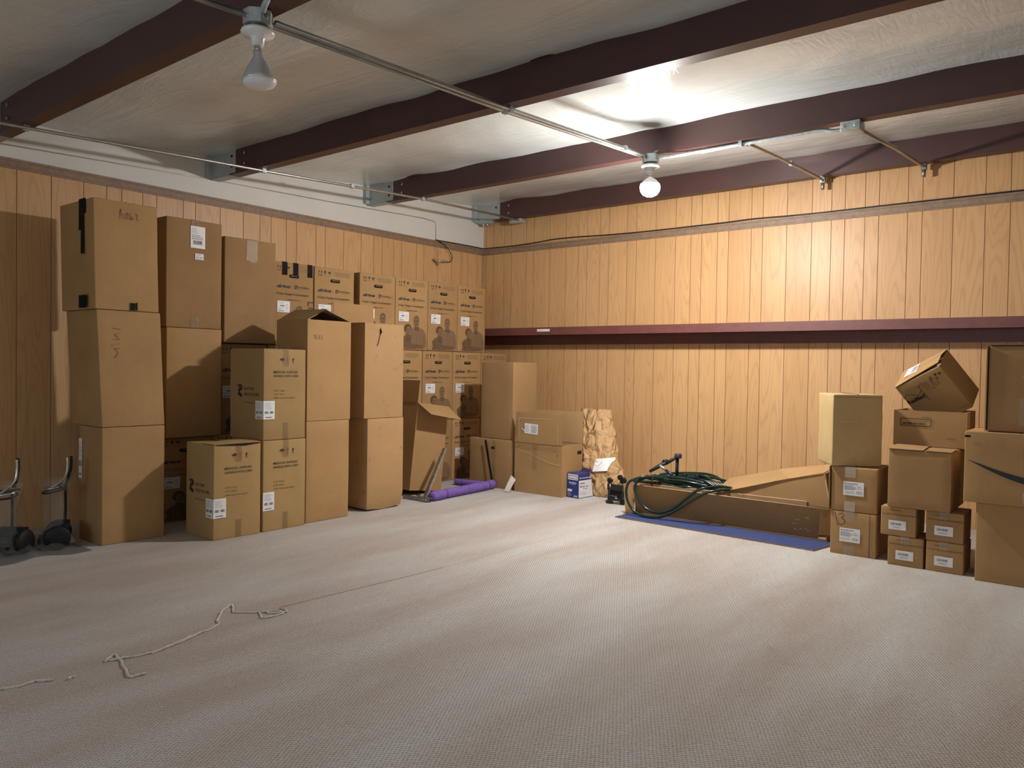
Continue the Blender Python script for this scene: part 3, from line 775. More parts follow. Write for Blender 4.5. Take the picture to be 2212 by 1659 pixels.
for k, y in enumerate([-3.556, -3.120, -2.690, -2.255, -1.822, -1.389, -.957, -.525]):
    lb = {7: 'printed carton in the middle row against the corner, mostly behind the tall plain box', 6: 'printed carton in the middle row, right of two whose portraits show whole',
          5: 'printed carton in the middle row behind the open box, left of two full portraits', 4: 'printed carton in the middle row, half behind the stained plain box',
          0: 'printed carton in the middle row, sliver between plain boxes and upper medical box'}.get(k, 'printed carton in the middle row, hidden behind the front stacks')
    pc(y, 1, lb)
for k, y in enumerate([-4.020, -3.588, -3.153, -2.720, -2.287, -1.820, -1.385, -.952]):
    lb = {7: 'printed carton on the floor row with a tilted label, above the purple foam', 6: 'printed carton on the floor row, sliver right of the open leaning box',
          0: 'printed carton on the floor in the gap left of the lower medical boxes'}.get(k, 'printed carton on the floor row, hidden behind the front stacks')
    pc(y, 0, lb)
pc(-.515, 0, 'printed carton on the floor row, hidden behind the front stacks')

for u in (.21, .48, .84):
    mb = MB(); f = Face(mb, front(DW, DD)); f.rect(u*DW, DH*.845, .052, DH*.150, 'black_tape', .0020)
    mb.box(-DW/2+u*DW, -DW/2+u*DW+.052, -DD/2-.003, -DD/2+.2, DH-.001, DH+.001, 'black_tape'); mb.build('black_tape', t0)
mb = MB(); f = Face(mb, front(DW, DD)); f.text('LON', 0, 0, .062, 'ink_brown', off=.001); o = mb.build('handwriting', t0)
o.rotation_euler = (0, PI/2, 0); o.location = Vector((.150, 0, .36)) - (Matrix.Rotation(PI/2, 3, 'Y') @ Vector((-DW/2, 0, 0)))
t0.scale.x = .918; t0.location.y = -2.880

# ================================================================ PLAIN BOXES, LEFT WALL
E_ = .0012
def handwrite(root, M, strokes, u, v, s, mat='pencil', w_=.004, name='handwriting'):
    mb = MB(); f = Face(mb, M)
    for st_ in strokes: f.line([(u+a*s, v+b*s) for a, b in st_], w_, mat, .0005)
    return mb.build(name, root)
# tall column at the far left
a1 = left_carton('plain tall box on the floor, bottom of the tall stack at far left', .84, -4.568, -4.160, 0, .33, .745, seed=21)
ship_label(a1, left_side(.408, .33), .0, .40, .05, .26, 3, name='torn_label')
a2 = left_carton('plain box leaning slightly left, middle of the tall stack at far left', .84, -4.568, -4.160, .7465, .45, .741, seed=22, top=(-.037, 0))
handwrite(a2, front(.408, .45), [[(.1, .1), (.25, .3), (.1, .5), (.3, .5)], [(.0, .6), (.3, .7)], [(.05, .85), (.3, .85), (.1, 1.05), (.3, 1.1)], [(.0, 1.3), (.35, 1.25)]], .06, .42, .16)
a3 = left_carton('plain box with black tape patches, topmost of the far left stack', .84, -4.612, -4.206, 1.489, .50, .690, seed=23, top=(-.016, 0))
handwrite(a3, front(.406, .50), [[(0, 0), (.05, .8), (.1, .3), (.3, .4), (.3, .0)], [(.5, .0), (.6, .6), (.7, .0)], [(.85, .55), (.9, .0), (1.0, .3), (1.1, .0)], [(1.3, .6), (1.5, .45), (1.4, .2), (1.6, 0)]], .15, .58, .075)
mb = MB(); f = Face(mb, left_side(.406, .50)); f.M = f.M @ Matrix.Translation((0, -.012, 0))
f.rect(.30, .60, .10, .095, 'black_tape', .003); f.rect(.30, .50, .075, .10, 'black_tape', .003); f.rect(.33, .35, .045, .15, 'black_tape', .003); M_ = f.M
mb.build('black_tape', a3); mb = MB(); f = Face(mb, M_); f.rect(.30, .01, .11, .08, 'black_tape', .001)
mb.build('black_tape', a3)
mb = MB(); f = Face(mb, front(.406, .50)); f.rect(.215, .004, .030, .046, 'black_tape', .002); f.rect(.250, .004, .012, .050, 'black_tape', .002); mb.build('black_tape', a3)
# second column, standing on a printed carton
b1 = left_carton('plain box under the one with the shipping label, second column from left', .535, -4.000, -3.572, .6225, .42, .790, seed=24)
b2 = left_carton('plain box with tall shipping label and small sticker, second column top', .535, -4.006, -3.576, 1.4135, .42, .783, seed=25, mat='cardboard_dark')
ship_label(b2, front(.43, .42), .180, .580, .112, .158, 0); ship_label(b2, front(.43, .42), .215, .498, .066, .045, 3, name='small_sticker')
tape_on(b2, .43, .42, .783, 'tan_tape', .06, .08, .50)
# third column
c2 = left_carton('plain box with shiny clear tape patch, third column top', .50, -3.535, -3.086, 1.3185, .40, .805, seed=26, mat='cardboard_dark')
mb = MB(); f = Face(mb, front(.449, .40)); f.rect(.185, .640, .095, .160, 'shiny_tape', .0012); f.rect(.215, .625, .055, .02, 'shiny_tape', .0014)
mb.box(-.04, .055, -.2, -.05, .805, .8062, 'shiny_tape'); mb.build('packing_tape', c2)

# ---- medical supply boxes
def medical(label, y0, y1, x, z, d, h, seed, side=True, openflap=False, rz=0):
    w_ = y1-y0
    r = left_carton(label, x, y0, y1, z, d, h, seed=seed, mat='cardboard_olive', group='medical supply boxes')
    r.rotation_euler[2] += rz
    mb = MB(); f = Face(mb, front(w_, d)); U = w_; V = h
    f.umbrella(.43*U, .845*V, .060*V, 'ink_dark'); f.outglass(.56*U, .845*V, .060*V, 'ink_brown'); f.arrow(.685*U, .845*V, .060*V, 'ink_dark'); mb.build('handling_symbols', r); mb = MB(); f = Face(mb, front(w_, d))
    f.text('MEDICAL SUPPLIES', .235*U, .735*V, .022*V, 'ink_dark', .56*U, .012); f.text('HANDLE WITH CARE', .235*U, .692*V, .022*V, 'ink_dark', .57*U, .012)
    f.text('N.W: 16 kg', .24*U, .535*V, .016*V, 'ink_brown', .24*U); f.text('G.W: 18 kg', .24*U, .495*V, .016*V, 'ink_brown', .24*U)
    f.text('MEAS: 43cmx37cmx60cm', .24*U, .455*V, .016*V, 'ink_brown', .49*U); mb.build('printed_text', r)
    if side:
        mb = MB(); f = Face(mb, left_side(w_, d)); k = .52*V; u0 = d-.36
        lw = .014; a = u0+.045
        f.line([(a, k+.045), (a+.045, k+.045), (a+.052, k+.03), (a+.045, k+.015), (a+.01, k+.012), (a+.02, k-.01), (a+.055, k-.028)], lw, 'ink_dark')
        f.line([(a+.012, k+.028), (a+.04, k+.028)], lw*.7, 'ink_dark'); f.line([(a+.0, k-.012), (a+.045, k-.035)], lw*.8, 'ink_dark')
        mb.build('printed_logo', r); mb = MB(); f = Face(mb, left_side(w_, d))
        f.text('RHYTHM', u0+.125, k+.012, .022, 'ink_brown', .115); f.text('HEALTHCARE', u0+.125, k-.026, .022, 'ink_brown', .185)
        f.rect(u0+.11, k-.075, .14, .003, 'ink_brown'); mb.build('printed_text', r)
        ship_label(r, left_side(w_, d), d-.092, .262*V-.02, .092, .128, 3, seed=9)
    ship_label(r, front(w_, d), 0.0, .262*V-.02, .090, .128, 3, seed=8)
    tape_on(r, w_, d, h, 'tan_tape', .04, .12, .52)
    return r
m1 = medical('medical supplies box on the floor, front left of the three, slightly open top', -4.020, -3.672, 1.215, 0, .37, .626, 31, rz=-.03)
mb = MB(); mb.sheet((-.17, -.183, .627), (.172, -.183, .627), (.172, -.02, .640), (-.172, -.02, .628), .004, 'cardboard_olive'); mb.build('flap', m1)
mb = MB(); f = Face(mb, front(.348, .37)); f.poly([(.01, .624), (.22, .612), (.345, .624), (.345, .628), (.01, .628)], 'hole_black', .0012); mb.build('flap_gap', m1)
m2 = medical('medical supplies box on the floor, right one under the upper box', -3.660, -3.306, 1.215, 0, .40, .630, 32, side=False)
m3 = medical('medical supplies box stacked on top of the two lower ones', -3.656, -3.305, 1.205, .6312, .42, .638, 33)

# ---- open cartons
def open_carton(label, x, y, z, w_, d, h, rz=0, mat='cardboard', tilt=None, group=GB, inside='cardboard_inside', th=.005):
    root = empty('open_cardboard_box', (x, y, z), rz); tag(root, label, 'box', group)
    mb = MB(); a, b = w_/2, d/2
    def grid(p0, ux, uz, n1=8, n2=10, nrm=(0, 1, 0), m_=mat, s=1):
        vs = []; fs = []
        for i in range(n1+1):
            for j in range(n2+1):
                p = Vector(p0)+Vector(ux)*(i/n1)+Vector(uz)*(j/n2)
                e = math.sin(PI*i/n1)*math.sin(PI*min(1, j/n2*.9)); q = p+Vector((x*3, y*3, z))
                p += Vector(nrm)*(.006*e*(.3+noise.noise(q*4)))*s; vs.append(p)
        for i in range(n1):
            for j in range(n2):
                k = i*(n2+1)+j; fs.append((k, k+n2+1, k+n2+2, k+1))
        mb.add(vs, fs, m_, None, True)
    def wall(p0, u, n_):
        p0 = Vector(p0); u = Vector(u); n_ = Vector(n_)
        grid(p0, u, (0, 0, h), nrm=n_); grid(p0+n_*th, u, (0, 0, h), nrm=n_, m_=inside)
        t0_, t1_ = p0+Vector((0, 0, h)), p0+u+Vector((0, 0, h)); mb.quad(t0_, t1_, t1_+n_*th, t0_+n_*th, 'kraft_edge')
    wall((-a, -b, 0), (w_, 0, 0), (0, 1, 0)); wall((a, b, 0), (-w_, 0, 0), (0, -1, 0))
    wall((-a, b, 0), (0, -d, 0), (1, 0, 0)); wall((a, -b, 0), (0, d, 0), (-1, 0, 0))
    mb.box(-a+.001, a-.001, -b+.001, b-.001, 0, th, mat)
    mb.build('box_body', root); return root
def flap(root, a, b, c, d_, mat='cardboard', th=.004, name='flap'):
    mb = MB(); mb.sheet(a, b, c, d_, th, mat)
    a, b, c, d_ = map(Vector, (a, b, c, d_)); n_ = ((b-a).cross(d_-a)).normalized()
    for p, q in ((b, c), (c, d_), (d_, a)): mb.add([p-n_*.0001, q-n_*.0001, q+n_*(th+.0001), p+n_*(th+.0001)], [(0, 1, 2, 3)], 'kraft_edge')
    return mb.build(name, root)
# fourth column: lower box closed, upper box with raised flaps
e1 = left_carton('plain scuffed box on the floor under the box with peaked flaps', 1.185, -3.284, -2.886, 0, .38, .748, seed=41, mat='cardboard')
e2 = open_carton('tall box with two flaps meeting in a peak, marked with faint numbers', 1.185-.19, -3.082, .7495, .398, .38, .742, rz=PI/2)
flap(e2, (-.199, -.19, .742), (-.199, .19, .742), (-.040, .19, .832), (-.030, -.19, .826), 'cardboard_dark')
flap(e2, (.199, .19, .742), (.199, -.19, .742), (-.026, -.186, .822), (-.036, .19, .828), 'cardboard_dark')
handwrite(e2, front(.398, .38), [[(0, 1), (.5, 1), (.2, .6), (.5, .3), (.1, 0)], [(1.2, 1), (.8, .5), (.9, 0), (1.3, .1)], [(1.9, 1), (1.5, .9), (1.8, .5), (1.5, 0)], [(2.2, .9), (2.6, .9), (2.2, 0), (2.7, .1)]], .055, .60, .030)
f1_ = left_carton('plain box with crushed lower corners, on the floor, fifth column', 1.165, -2.690, -2.300, 0, .40, .742, seed=43, mat='cardboard_dirty',
    crush=lambda p: Vector((p.x*(1-.06*max(0, (.09-p.z)/.09)), p.y*(1-.07*max(0, (.09-p.z)/.09))+.0, p.z+.016*max(0, (.05-p.z)/.05)*abs(p.x)/.2)))
f2_ = open_carton('plain dirty box with a large raised back flap, fifth column top', 1.165-.19, -2.522, .7435, .410, .38, .750, rz=PI/2, mat='cardboard_dirty')
flap(f2_, (-.205, .186, .750), (.205, .186, .750), (.212, .200, .925), (-.215, .200, .930), 'cardboard')
flap(f2_, (-.205, -.19, .7505), (.205, -.19, .7505), (.200, .02, .752), (-.200, .02, .752), 'cardboard_dirty')
handwrite(f2_, front(.410, .38), [[(0, 0), (.3, .6), (.5, 1.4), (.75, 2.2)], [(.75, 2.2), (.6, 3.0), (.95, 2.6), (.7, 2.4), (1.1, 2.5)], [(.6, 2.2), (.9, 2.9), (1.0, 2.3)], [(.85, 2.0), (.8, 3.3)]], .125, .575, .045, 'cable_black', .007, 'ink_scribble')
# leaning open box with a flap hanging out to the front
g1 = open_carton('open narrow box leaning right, front flap folded out towards the room', .87-.20, -1.748, .012, .400, .40, .785, rz=PI/2, mat='cardboard')
g1.rotation_euler = (Matrix.Rotation(-.118, 4, 'X') @ Matrix.Rotation(PI/2, 4, 'Z')).to_euler(); g1.location.z = .032
flap(g1, (-.200, -.20, .785), (.200, -.20, .785), (.195, -.385, .670), (-.205, -.385, .690), 'cardboard')
flap(g1, (-.200, .20, .785), (-.200, -.20, .785), (-.200, -.205, .985), (-.200, .205, .985), 'cardboard_dark')

# ---- purple padded frame on the floor
root = empty('padded_floor_frame', (1.12, -1.55, 0)); O = Vector((1.12, -1.55, 0)); tag(root, 'steel frame wrapped in purple foam lying in front of the printed cartons', 'frame')
def foam(pa, pb, r, straps):
    pa, pb = Vector(pa)-O, Vector(pb)-O; n_ = 60; pts = []; rr = []
    for k in range(n_+1):
        t_ = k/n_; p = pa.lerp(pb, t_); pinch = sum(math.exp(-((t_-s_)/.012)**2) for s_ in straps)
        p += Vector((noise.noise(p*9), noise.noise(p*9+Vector((5, 5, 5))), 0))*.004
        rr.append(r*(1-.18*pinch+.05*noise.noise(p*14))); pts.append(p)
    rr[0] *= .86; mb = MB(); mb.tube(pts, rr, 'foam_purple', 18); fs_ = mb.build('foam_sleeve', root)
    for s_ in straps:
        c_ = pa.lerp(pb, s_); d_ = (pb-pa).normalized()*.004; mb = MB(); mb.tube([c_-d_, c_+d_], r*.86, 'cable_black', 18); mb.build('strap', fs_)
foam((1.185, -1.985, .044), (1.105, -1.075, .044), .042, (.20, .55, .90))
foam((1.080, -1.110, .036), (.690, -1.150, .034), .031, (.12, .80))
mb = MB()
mb.sheet((1.10-1.12, -2.005+1.55, .030), (1.135-1.12, -2.005+1.55, .030), (1.018-1.12, -1.650+1.55, .420), (.990-1.12, -1.650+1.55, .420), .003, 'steel_bar')
mb.sheet((1.135-1.12, -2.005+1.55, .030), (1.138-1.12, -1.985+1.55, .030), (1.021-1.12, -1.630+1.55, .420), (1.018-1.12, -1.650+1.55, .420), .003, 'steel_bar')
mb.build('upright_bar', root)
mb = MB(); mb.sheet((1.062-1.12, -1.050+1.55, .06), (1.086-1.12, -1.050+1.55, .06), (.988-1.12, -1.042+1.55, .455), (.962-1.12, -1.042+1.55, .455), .003, 'rubber_black'); mb.build('upright_bar', root, 'dark upright bar')
mb = MB(); mb.box(.885-1.12, 1.20-1.12, -2.045+1.55, -2.005+1.55, .0, .004, 'rubber_black'); mb.box(.90-1.12, 1.215-1.12, -2.052+1.55, -2.047+1.55, .004, .038, 'steel_bar')
mb.box(1.10-1.12, 1.225-1.12, -2.047+1.55, -2.005+1.55, .034, .038, 'steel_bar')
for a in (1.15, 1.185): mb.lathe([(.007, 0), (.007, .004)], 'chrome', Matrix.Translation((a-1.12, -2.052+1.55, .022)) @ Matrix.Rotation(PI/2, 4, 'X'), 8)
mb.build('base_plate', root)

# ================================================================ BOXES IN THE CORNER AND ALONG THE BACK WALL
i1 = carton('wide plain box on the floor near the corner with dark bar leaning on it', (.747+1.300)/2, -.810, 0, .553, .42, .470, seed=51, mat='cardboard_dark')
mb = MB(); f = Face(mb, front(.553, .42)); f.rect(.285, .375, .045, .022, 'hole_black', .001); mb.build('hand_hole', i1)
mb = MB(); f = Face(mb, front(.553, .42)); f.rect(.30, .0, .042, .46, 'tan_tape', .001); mb.build('packing_tape', i1)
h1_ = carton('tall plain box standing on the wide box nearest the corner', (.870+1.276)/2, -.812, .4712, .406, .375, .742, seed=52, mat='cardboard_dark')
j1 = open_carton('open plain box with tall front flap and white barcode label', (1.338+1.880)/2, -.875, 0, .542, .33, .466, mat='cardboard')
flap(j1, (-.271, -.165, .467), (.271, -.165, .467), (.274, -.168, .744), (-.268, -.150, .750), 'cardboard')
flap(j1, (-.271, .161, .467), (.271, .161, .467), (.274, .172, .760), (-.268, .172, .760), 'cardboard_inside')
ship_label(j1, Matrix.Translation((0, -.0052, 0)) @ front(.542, .33), .115, .555, .155, .095, 4, rot=-.05)
mb = MB(); f = Face(mb, Matrix.Translation((0, -.0045, 0)) @ front(.542, .33))
f.line([(.03, .475), (.03, .735)], .004, 'cardboard_dark'); f.rect(.05, .695, .46, .003, 'kraft_edge'); f.rect(.05, .480, .003, .215, 'kraft_edge'); f.rect(.495, .480, .003, .215, 'kraft_edge')
f.line([(.085, .60), (.125, .57)], .007, 'paper_white', .0004); mb.build('crease', j1)
mb = MB(); f = Face(mb, front(.542, .33, .004))
f.rect(.04, .50, .44, .004, 'cardboard_dark'); f.rect(.215, .22, .05, .245, 'tan_tape', .001); f.rect(.015, .405, .49, .05, 'tan_tape', .0015)
f.line([(.02, .405), (.18, .372), (.30, .335), (.42, .300), (.53, .29)], .003, 'kraft_edge', .002)
f.oval(.055, .43, .006, .006, 'chrome', .003); f.oval(.495, .375, .005, .008, 'chrome', .003)
mb.build('packing_tape', j1)
mb = MB(); f = Face(mb, right_side(.542, .33)); f.rect(.245, .375, .065, .028, 'hole_black', .002); mb.build('hand_hole', j1)

# white folded bracket
mb = MB(); mb.sheet((1.288, -1.125, .004), (1.360, -1.150, .004), (1.395, -1.090, .118), (1.322, -1.062, .150), .004, 'white_plastic')
mb.sheet((1.288, -1.125, .004), (1.322, -1.062, .150), (1.318, -1.045, .150), (1.284, -1.100, .004), .002, 'trim_wood')
o = mb.build('white_panel_offcut'); tag(o, 'small white panel offcut leaning against the open box by the purple foam', 'panel')

# blue and white printer box with sloping top
root = empty('printer_supply_box', (1.966, -.862, 0), -.10); tag(root, 'small blue and white box with slanted top beside the paper bag', 'box')
w_, d, h = .132, .215, .222; a, b = w_/2, d/2
mb = MB()
p = [(-a, -b, 0), (a, -b, 0), (a, b, 0), (-a, b, 0), (-a, -b, h), (a, -b, h-.004), (a*.7, b*.62, h), (-a, b*.62, h)]
mb.hexa(p, 'box_blue'); mb.build('box_body', root)
mb = MB(); f = Face(mb, front(w_, d, .0008))
f.rect(.008, .162, w_-.014, .052, 'box_white', .0003); f.rect(.016, .172, w_-.032, .004, 'box_blue', .0008); f.rect(.016, .198, w_-.032, .004, 'box_blue', .0008)
f.rect(.016, .172, .003, .03, 'box_blue', .0008); f.rect(w_-.019, .172, .003, .03, 'box_blue', .0008)
f.text('brother', .022, .130, .017, 'box_white', .088, .02); f.rect(.034, .121, .06, .003, 'box_white')
f.rect(.006, .056, .052, .022, 'box_white'); f.smallprint(.006, .016, .055, .035, 5, 'label_print_light'); f.text('630', .078, .010, .016, 'box_white', .045, .03)
mb.build('printing', root)
mb = MB(); f = Face(mb, right_side(w_, d, .0010))
f.poly([(.004, .006), (d-.008, .006), (d*.84, .160), (.004, .160)], 'box_white', .0004)
f.text('brother', .02, .128, .015, 'ink_dark', .070, .02, off=.0012); f.text('630', .018, .098, .014, 'ink_navy', .032, .03, off=.0012); f.text('BK C M', .062, .098, .012, 'ink_navy', .065, .02, off=.0012); f.text('Y LC', .062, .078, .012, 'ink_navy', .06, .02, off=.0012)
f.smallprint(.02, .03, .11, .03, 4, 'label_print_light', .0012)
for k in range(4): f.text('Inkjet'[k:k+1]+'w', .014+.042*k, .176, .014, 'box_white', .034, .03, off=.0012)
mb.build('printing', root)
mb = MB(); mb.sheet((a*.7, b*.62, h-.001), (-a, b*.62, h-.001), (-a*.8, b*1.0, h+.030), (a*.5, b*1.05, h+.020), .002, 'ink_navy'); mb.build('flap', root)

# crumpled kraft paper bag leaning on the wall
secs = [(0, 2.105, -.700, .085, .060), (.03, 2.108, -.695, .098, .070), (.10, 2.110, -.670, .165, .085), (.18, 2.085, -.640, .190, .095), (.24, 2.050, -.620, .200, .095), (.32, 1.995, -.590, .180, .092),
        (.40, 1.968, -.560, .180, .090), (.50, 1.945, -.520, .170, .088), (.60, 1.920, -.485, .158, .082), (.68, 1.880, -.455, .155, .070), (.74, 1.848, -.432, .155, .045), (.775, 1.836, -.420, .155, .028)]
def sec_at(z):
    for p, q in zip(secs, secs[1:]):
        if p[0] <= z <= q[0]:
            t_ = (z-p[0])/(q[0]-p[0]); return [a_+(b_-a_)*t_ for a_, b_ in zip(p, q)]
    return list(secs[-1])
root = empty('paper_bag', (2.105, -.70, 0)); tag(root, 'crumpled brown kraft paper bag leaning against the panelled wall', 'bag'); O = Vector((2.105, -.70, 0))
mb = MB(); nz, na = 80, 96; vs = []; fs = []
def ridge(q):
    return 1-abs(noise.noise(q))*2
for i in range(nz+1):
    z = .775*i/nz; _, cx, cy_, hx, hy = sec_at(z)
    for k in range(na):
        t_ = 2*PI*k/na; c_, s_ = math.cos(t_), math.sin(t_); ex = .72
        x = cx+hx*math.copysign(abs(c_)**ex, c_); y = cy_+hy*math.copysign(abs(s_)**ex, s_)
        q = Vector((x*7, y*7, z*7))
        q = Vector((x*1.0+z*.35, y, z*.8+x*.25)); v1 = noise.voronoi(q*9.5)[0]; v2 = noise.voronoi(q*21+Vector((3, 1, 7)))[0]
        dsp = (v1[0]-.42)*.034+(.5-(v1[1]-v1[0]))*.010+(v2[0]-.42)*.012
        dsp *= min(1, .25+z*7)
        x += c_*dsp; y += s_*dsp
        zz = z+(.014*noise.noise(Vector((x*22, y*22, 0))) if i == nz else 0)+.010*noise.noise(q*1.3)*min(1, z*6)
        vs.append(Vector((x, y, max(.001, zz)))-O)
for i in range(nz):
    for k in range(na):
        fs.append((i*na+k, i*na+(k+1) % na, (i+1)*na+(k+1) % na, (i+1)*na+k))
fs.append(tuple(range(na))[::-1]); mb.add(vs, fs, 'kraft_paper', None, True)
mb.build('bag_body', root)
mb = MB(); n1, n2 = 10, 8; vs = []; fs = []
for i in range(n1+1):
    for j in range(n2+1):
        u, v = i/n1, j/n2; x = 2.018+.150*u+.012*v; z = .222+.115*v+.020*u
        _, cx, cy_, hx, hy = sec_at(z); tt = max(-1, min(1, (x-cx)/(hx*1.02))); y = cy_-hy*(1-abs(tt)**2.8)**.36-.030+.004*noise.noise(Vector((x*20, 0, z*20)))
        vs.append(Vector((x, y, z))-O)
for i in range(n1):
    for j in range(n2): k = i*(n2+1)+j; fs.append((k, k+n2+1, k+n2+2, k+1))
mb.add(vs, fs, 'paper_white', None, True)
f = Face(mb, Matrix.Translation(Vector((2.02, -.742, .225))-O) @ Matrix.Rotation(-.12, 4, 'Y'))
for k, (a_, b_) in enumerate(((.02, .075), (.025, .045))): f.line([(a_, .085-.03*k), (a_+.02, .088-.03*k), (b_, .086-.03*k)], .003, 'ink_navy', .012-.004*k)
f.line([(.06, .04), (.12, .085)], .003, 'ink_navy', .012)
mb.build('paper_label', root, 'white paper with blue handwriting')

# black plastic hardware standing left of the long box
root = empty('folded_caster_frame', (2.41, -.97, 0)); tag(root, 'black plastic folding caster frame standing at the left end of the long box', 'hardware')
mb = MB()
def cyl(x, y, z0, z1, r, mat='plastic_black', n=14): mb.tube([(x, y, z0), (x, y, z1)], r, mat, n)
cyl(-.065, 0, .002, .175, .018); cyl(-.075, .01, .17, .215, .013); cyl(-.050, .01, .185, .212, .010); cyl(.055, .01, .0, .15, .016); mb.build('column', root)
mb = MB(); mb.box(-.085, .065, -.012, .012, .12, .17, 'plastic_black'); mb.box(-.075, .06, -.02, .02, .03, .055, 'plastic_black'); mb.box(-.06, .05, .0, .015, .05, .13, 'rubber_black')
mb.box(-.085, -.04, -.026, .02, .0, .03, 'plastic_black'); mb.build('plate', root)
for (x, z, r) in ((-.068, .20, .022), (.065, .21, .030), (.035, .235, .022), (.065, .035, .030)):
    mb = MB(); mb.lathe([(r*.6, -.012), (r, -.009), (r, .009), (r*.6, .012)], 'rubber_black', Matrix.Translation((x, 0, z)) @ Matrix.Rotation(PI/2, 4, 'X'), 16); mb.build('wheel', root)
mb = MB(); mb.box(-.03, -.008, -.0135, -.0125, .020, .034, 'galvanised'); mb.box(.0, .022, -.022, -.020, .05, .062, 'galvanised')
for k in range(6): mb.box(-.05+.012*k, -.044+.012*k, -.022, -.020, .066+.002*(k % 2), .070+.003*(k % 3), 'galvanised')
mb.tube([(.02, -.02, .17), (.03, -.02, .19), (.045, -.02, .2)], .005, 'chrome', 6); mb.build('metal_fitting', root)

# ---- long shallow box with hose, stand and folded lid
root = empty('long_cardboard_tray', (3.5, -1.06, .010)); tag(root, 'long shallow open box of hoses lying on the blue mat', 'box'); O = Vector((3.5, -1.06, .010))
def V(x, y, z): return Vector((x, y, z))-O
mb = MB(); T_ = .006
mb.hexa([V(2.757, -1.238, .011), V(4.188, -1.238, .011), V(4.188, -1.232, .011), V(2.757, -1.232, .011), V(2.765, -1.306, .244), V(4.270, -1.306, .238), V(4.270, -1.300, .238), V(2.765, -1.300, .244)], 'cardboard_dark')
mb.tube([V(2.765, -1.303, .245), V(4.270, -1.303, .239)], .0028, 'kraft_edge', 6)
mb.box(2.760-3.5, 4.255-3.5, -.866+1.06, -.86+1.06, .001, .225, 'cardboard_dark'); mb.box(2.760-3.5, 2.766-3.5, -1.256+1.06, -.866+1.06, .001, .222, 'cardboard')
mb.box(4.249-3.5, 4.255-3.5, -1.256+1.06, -.866+1.06, .001, .215, 'cardboard'); mb.box(2.766-3.5, 4.249-3.5, -1.256+1.06, -.866+1.06, .001, .006, 'cardboard_dark')
mb.build('tray_body', root)
mb = MB(); mb.sheet(V(2.692, -1.292, .012), V(2.758, -1.262, .012), V(2.756, -1.262, .236), V(2.664, -1.285, .242), .004, 'cardboard'); mb.build('end_flap', root)
mb = MB(); mb.sheet(V(4.215, -1.300, .055), V(4.292, -1.255, .055), V(4.292, -1.255, .238), V(4.222, -1.296, .232), .004, 'cardboard_dark'); mb.build('end_flap', root)
mb = MB(); mb.sheet(V(2.966, -1.222, .20), V(4.108, -1.222, .20), V(4.104, -1.222, .262), V(2.966, -1.222, .252), .006, 'cardboard_dirty')
for k in range(95): mb.box(2.966+k*.012-3.5, 2.970+k*.012-3.5, -1.2235+1.06, -1.2215+1.06, .228, .246, 'ink_brown_mid')
mb.tube([V(2.97+k*.03, -1.219, .252+.00025*k+.0035*noise.noise(Vector((k*.7, 0, 0)))) for k in range(39)], .0028, 'kraft_edge', 5); mb.build('corrugated_insert', root)
mb = MB()      # lid folded up into a wedge at the right end
A_, B_, C_, D_, G_ = V(3.462, -1.215, .252), V(3.972, -1.200, .404), V(4.205, -1.190, .462), V(4.258, -1.215, .232), V(3.47, -1.215, .222)
mb.add([G_, D_, C_, B_, A_], [(0, 1, 2, 3, 4)], 'cardboard_dark'); mb.build('lid_side', root)
mb = MB(); mb.sheet(V(3.415, -1.240, .235), V(3.972, -1.205, .404), V(3.80, -.930, .425), V(3.40, -.905, .318), .005, 'cardboard'); mb.build('lid_flap', root)
mb = MB(); mb.sheet(V(3.86, -1.212, .372), V(4.210, -1.195, .466), V(4.238, -.895, .510), V(3.80, -.905, .428), .005, 'cardboard'); mb.build('lid_flap', root)
mb = MB(); mb.sheet(V(4.262, -1.21, .23), V(4.262, -.90, .23), V(4.245, -.895, .505), V(4.212, -1.192, .462), .004, 'cardboard_dark'); mb.build('lid_side', root)
mb = MB(); M = Matrix.Translation(V(4.03, -1.2545, .05)) @ Matrix.Rotation(.30, 4, 'X'); f = Face(mb, M)
rr_ = random.Random(4)
for k in range(9):
    u, v = rr_.uniform(-.02, .10), rr_.uniform(0, .14); f.line([(u, v), (u+rr_.uniform(.01, .035), v+rr_.uniform(-.008, .008))], .0018, 'paper_white', .0006)
mb.build('torn_tape', root)

mb = MB(); mb.add([(2.716, -1.492, .0), (4.270, -1.580, .0), (4.322, -1.300, .0), (4.29, -.98, 0), (2.78, -.93, .0)]+[(2.716, -1.492, .009), (4.270, -1.580, .009), (4.322, -1.300, .009), (4.29, -.98, .009), (2.78, -.93, .009)],
   [(4, 3, 2, 1, 0), (5, 6, 7, 8, 9)], 'mat_blue')
mb.add([(2.716, -1.492, .0), (4.270, -1.580, .0), (4.322, -1.300, .0), (4.29, -.98, 0), (2.78, -.93, .0)]+[(2.716, -1.492, .009), (4.270, -1.580, .009), (4.322, -1.300, .009), (4.29, -.98, .009), (2.78, -.93, .009)],
   [(k, (k+1) % 5, 5+(k+1) % 5, 5+k) for k in range(5)], 'trim_wood')
o = mb.build('floor_mat'); tag(o, 'blue mat on the carpet under the long shallow box', 'mat')

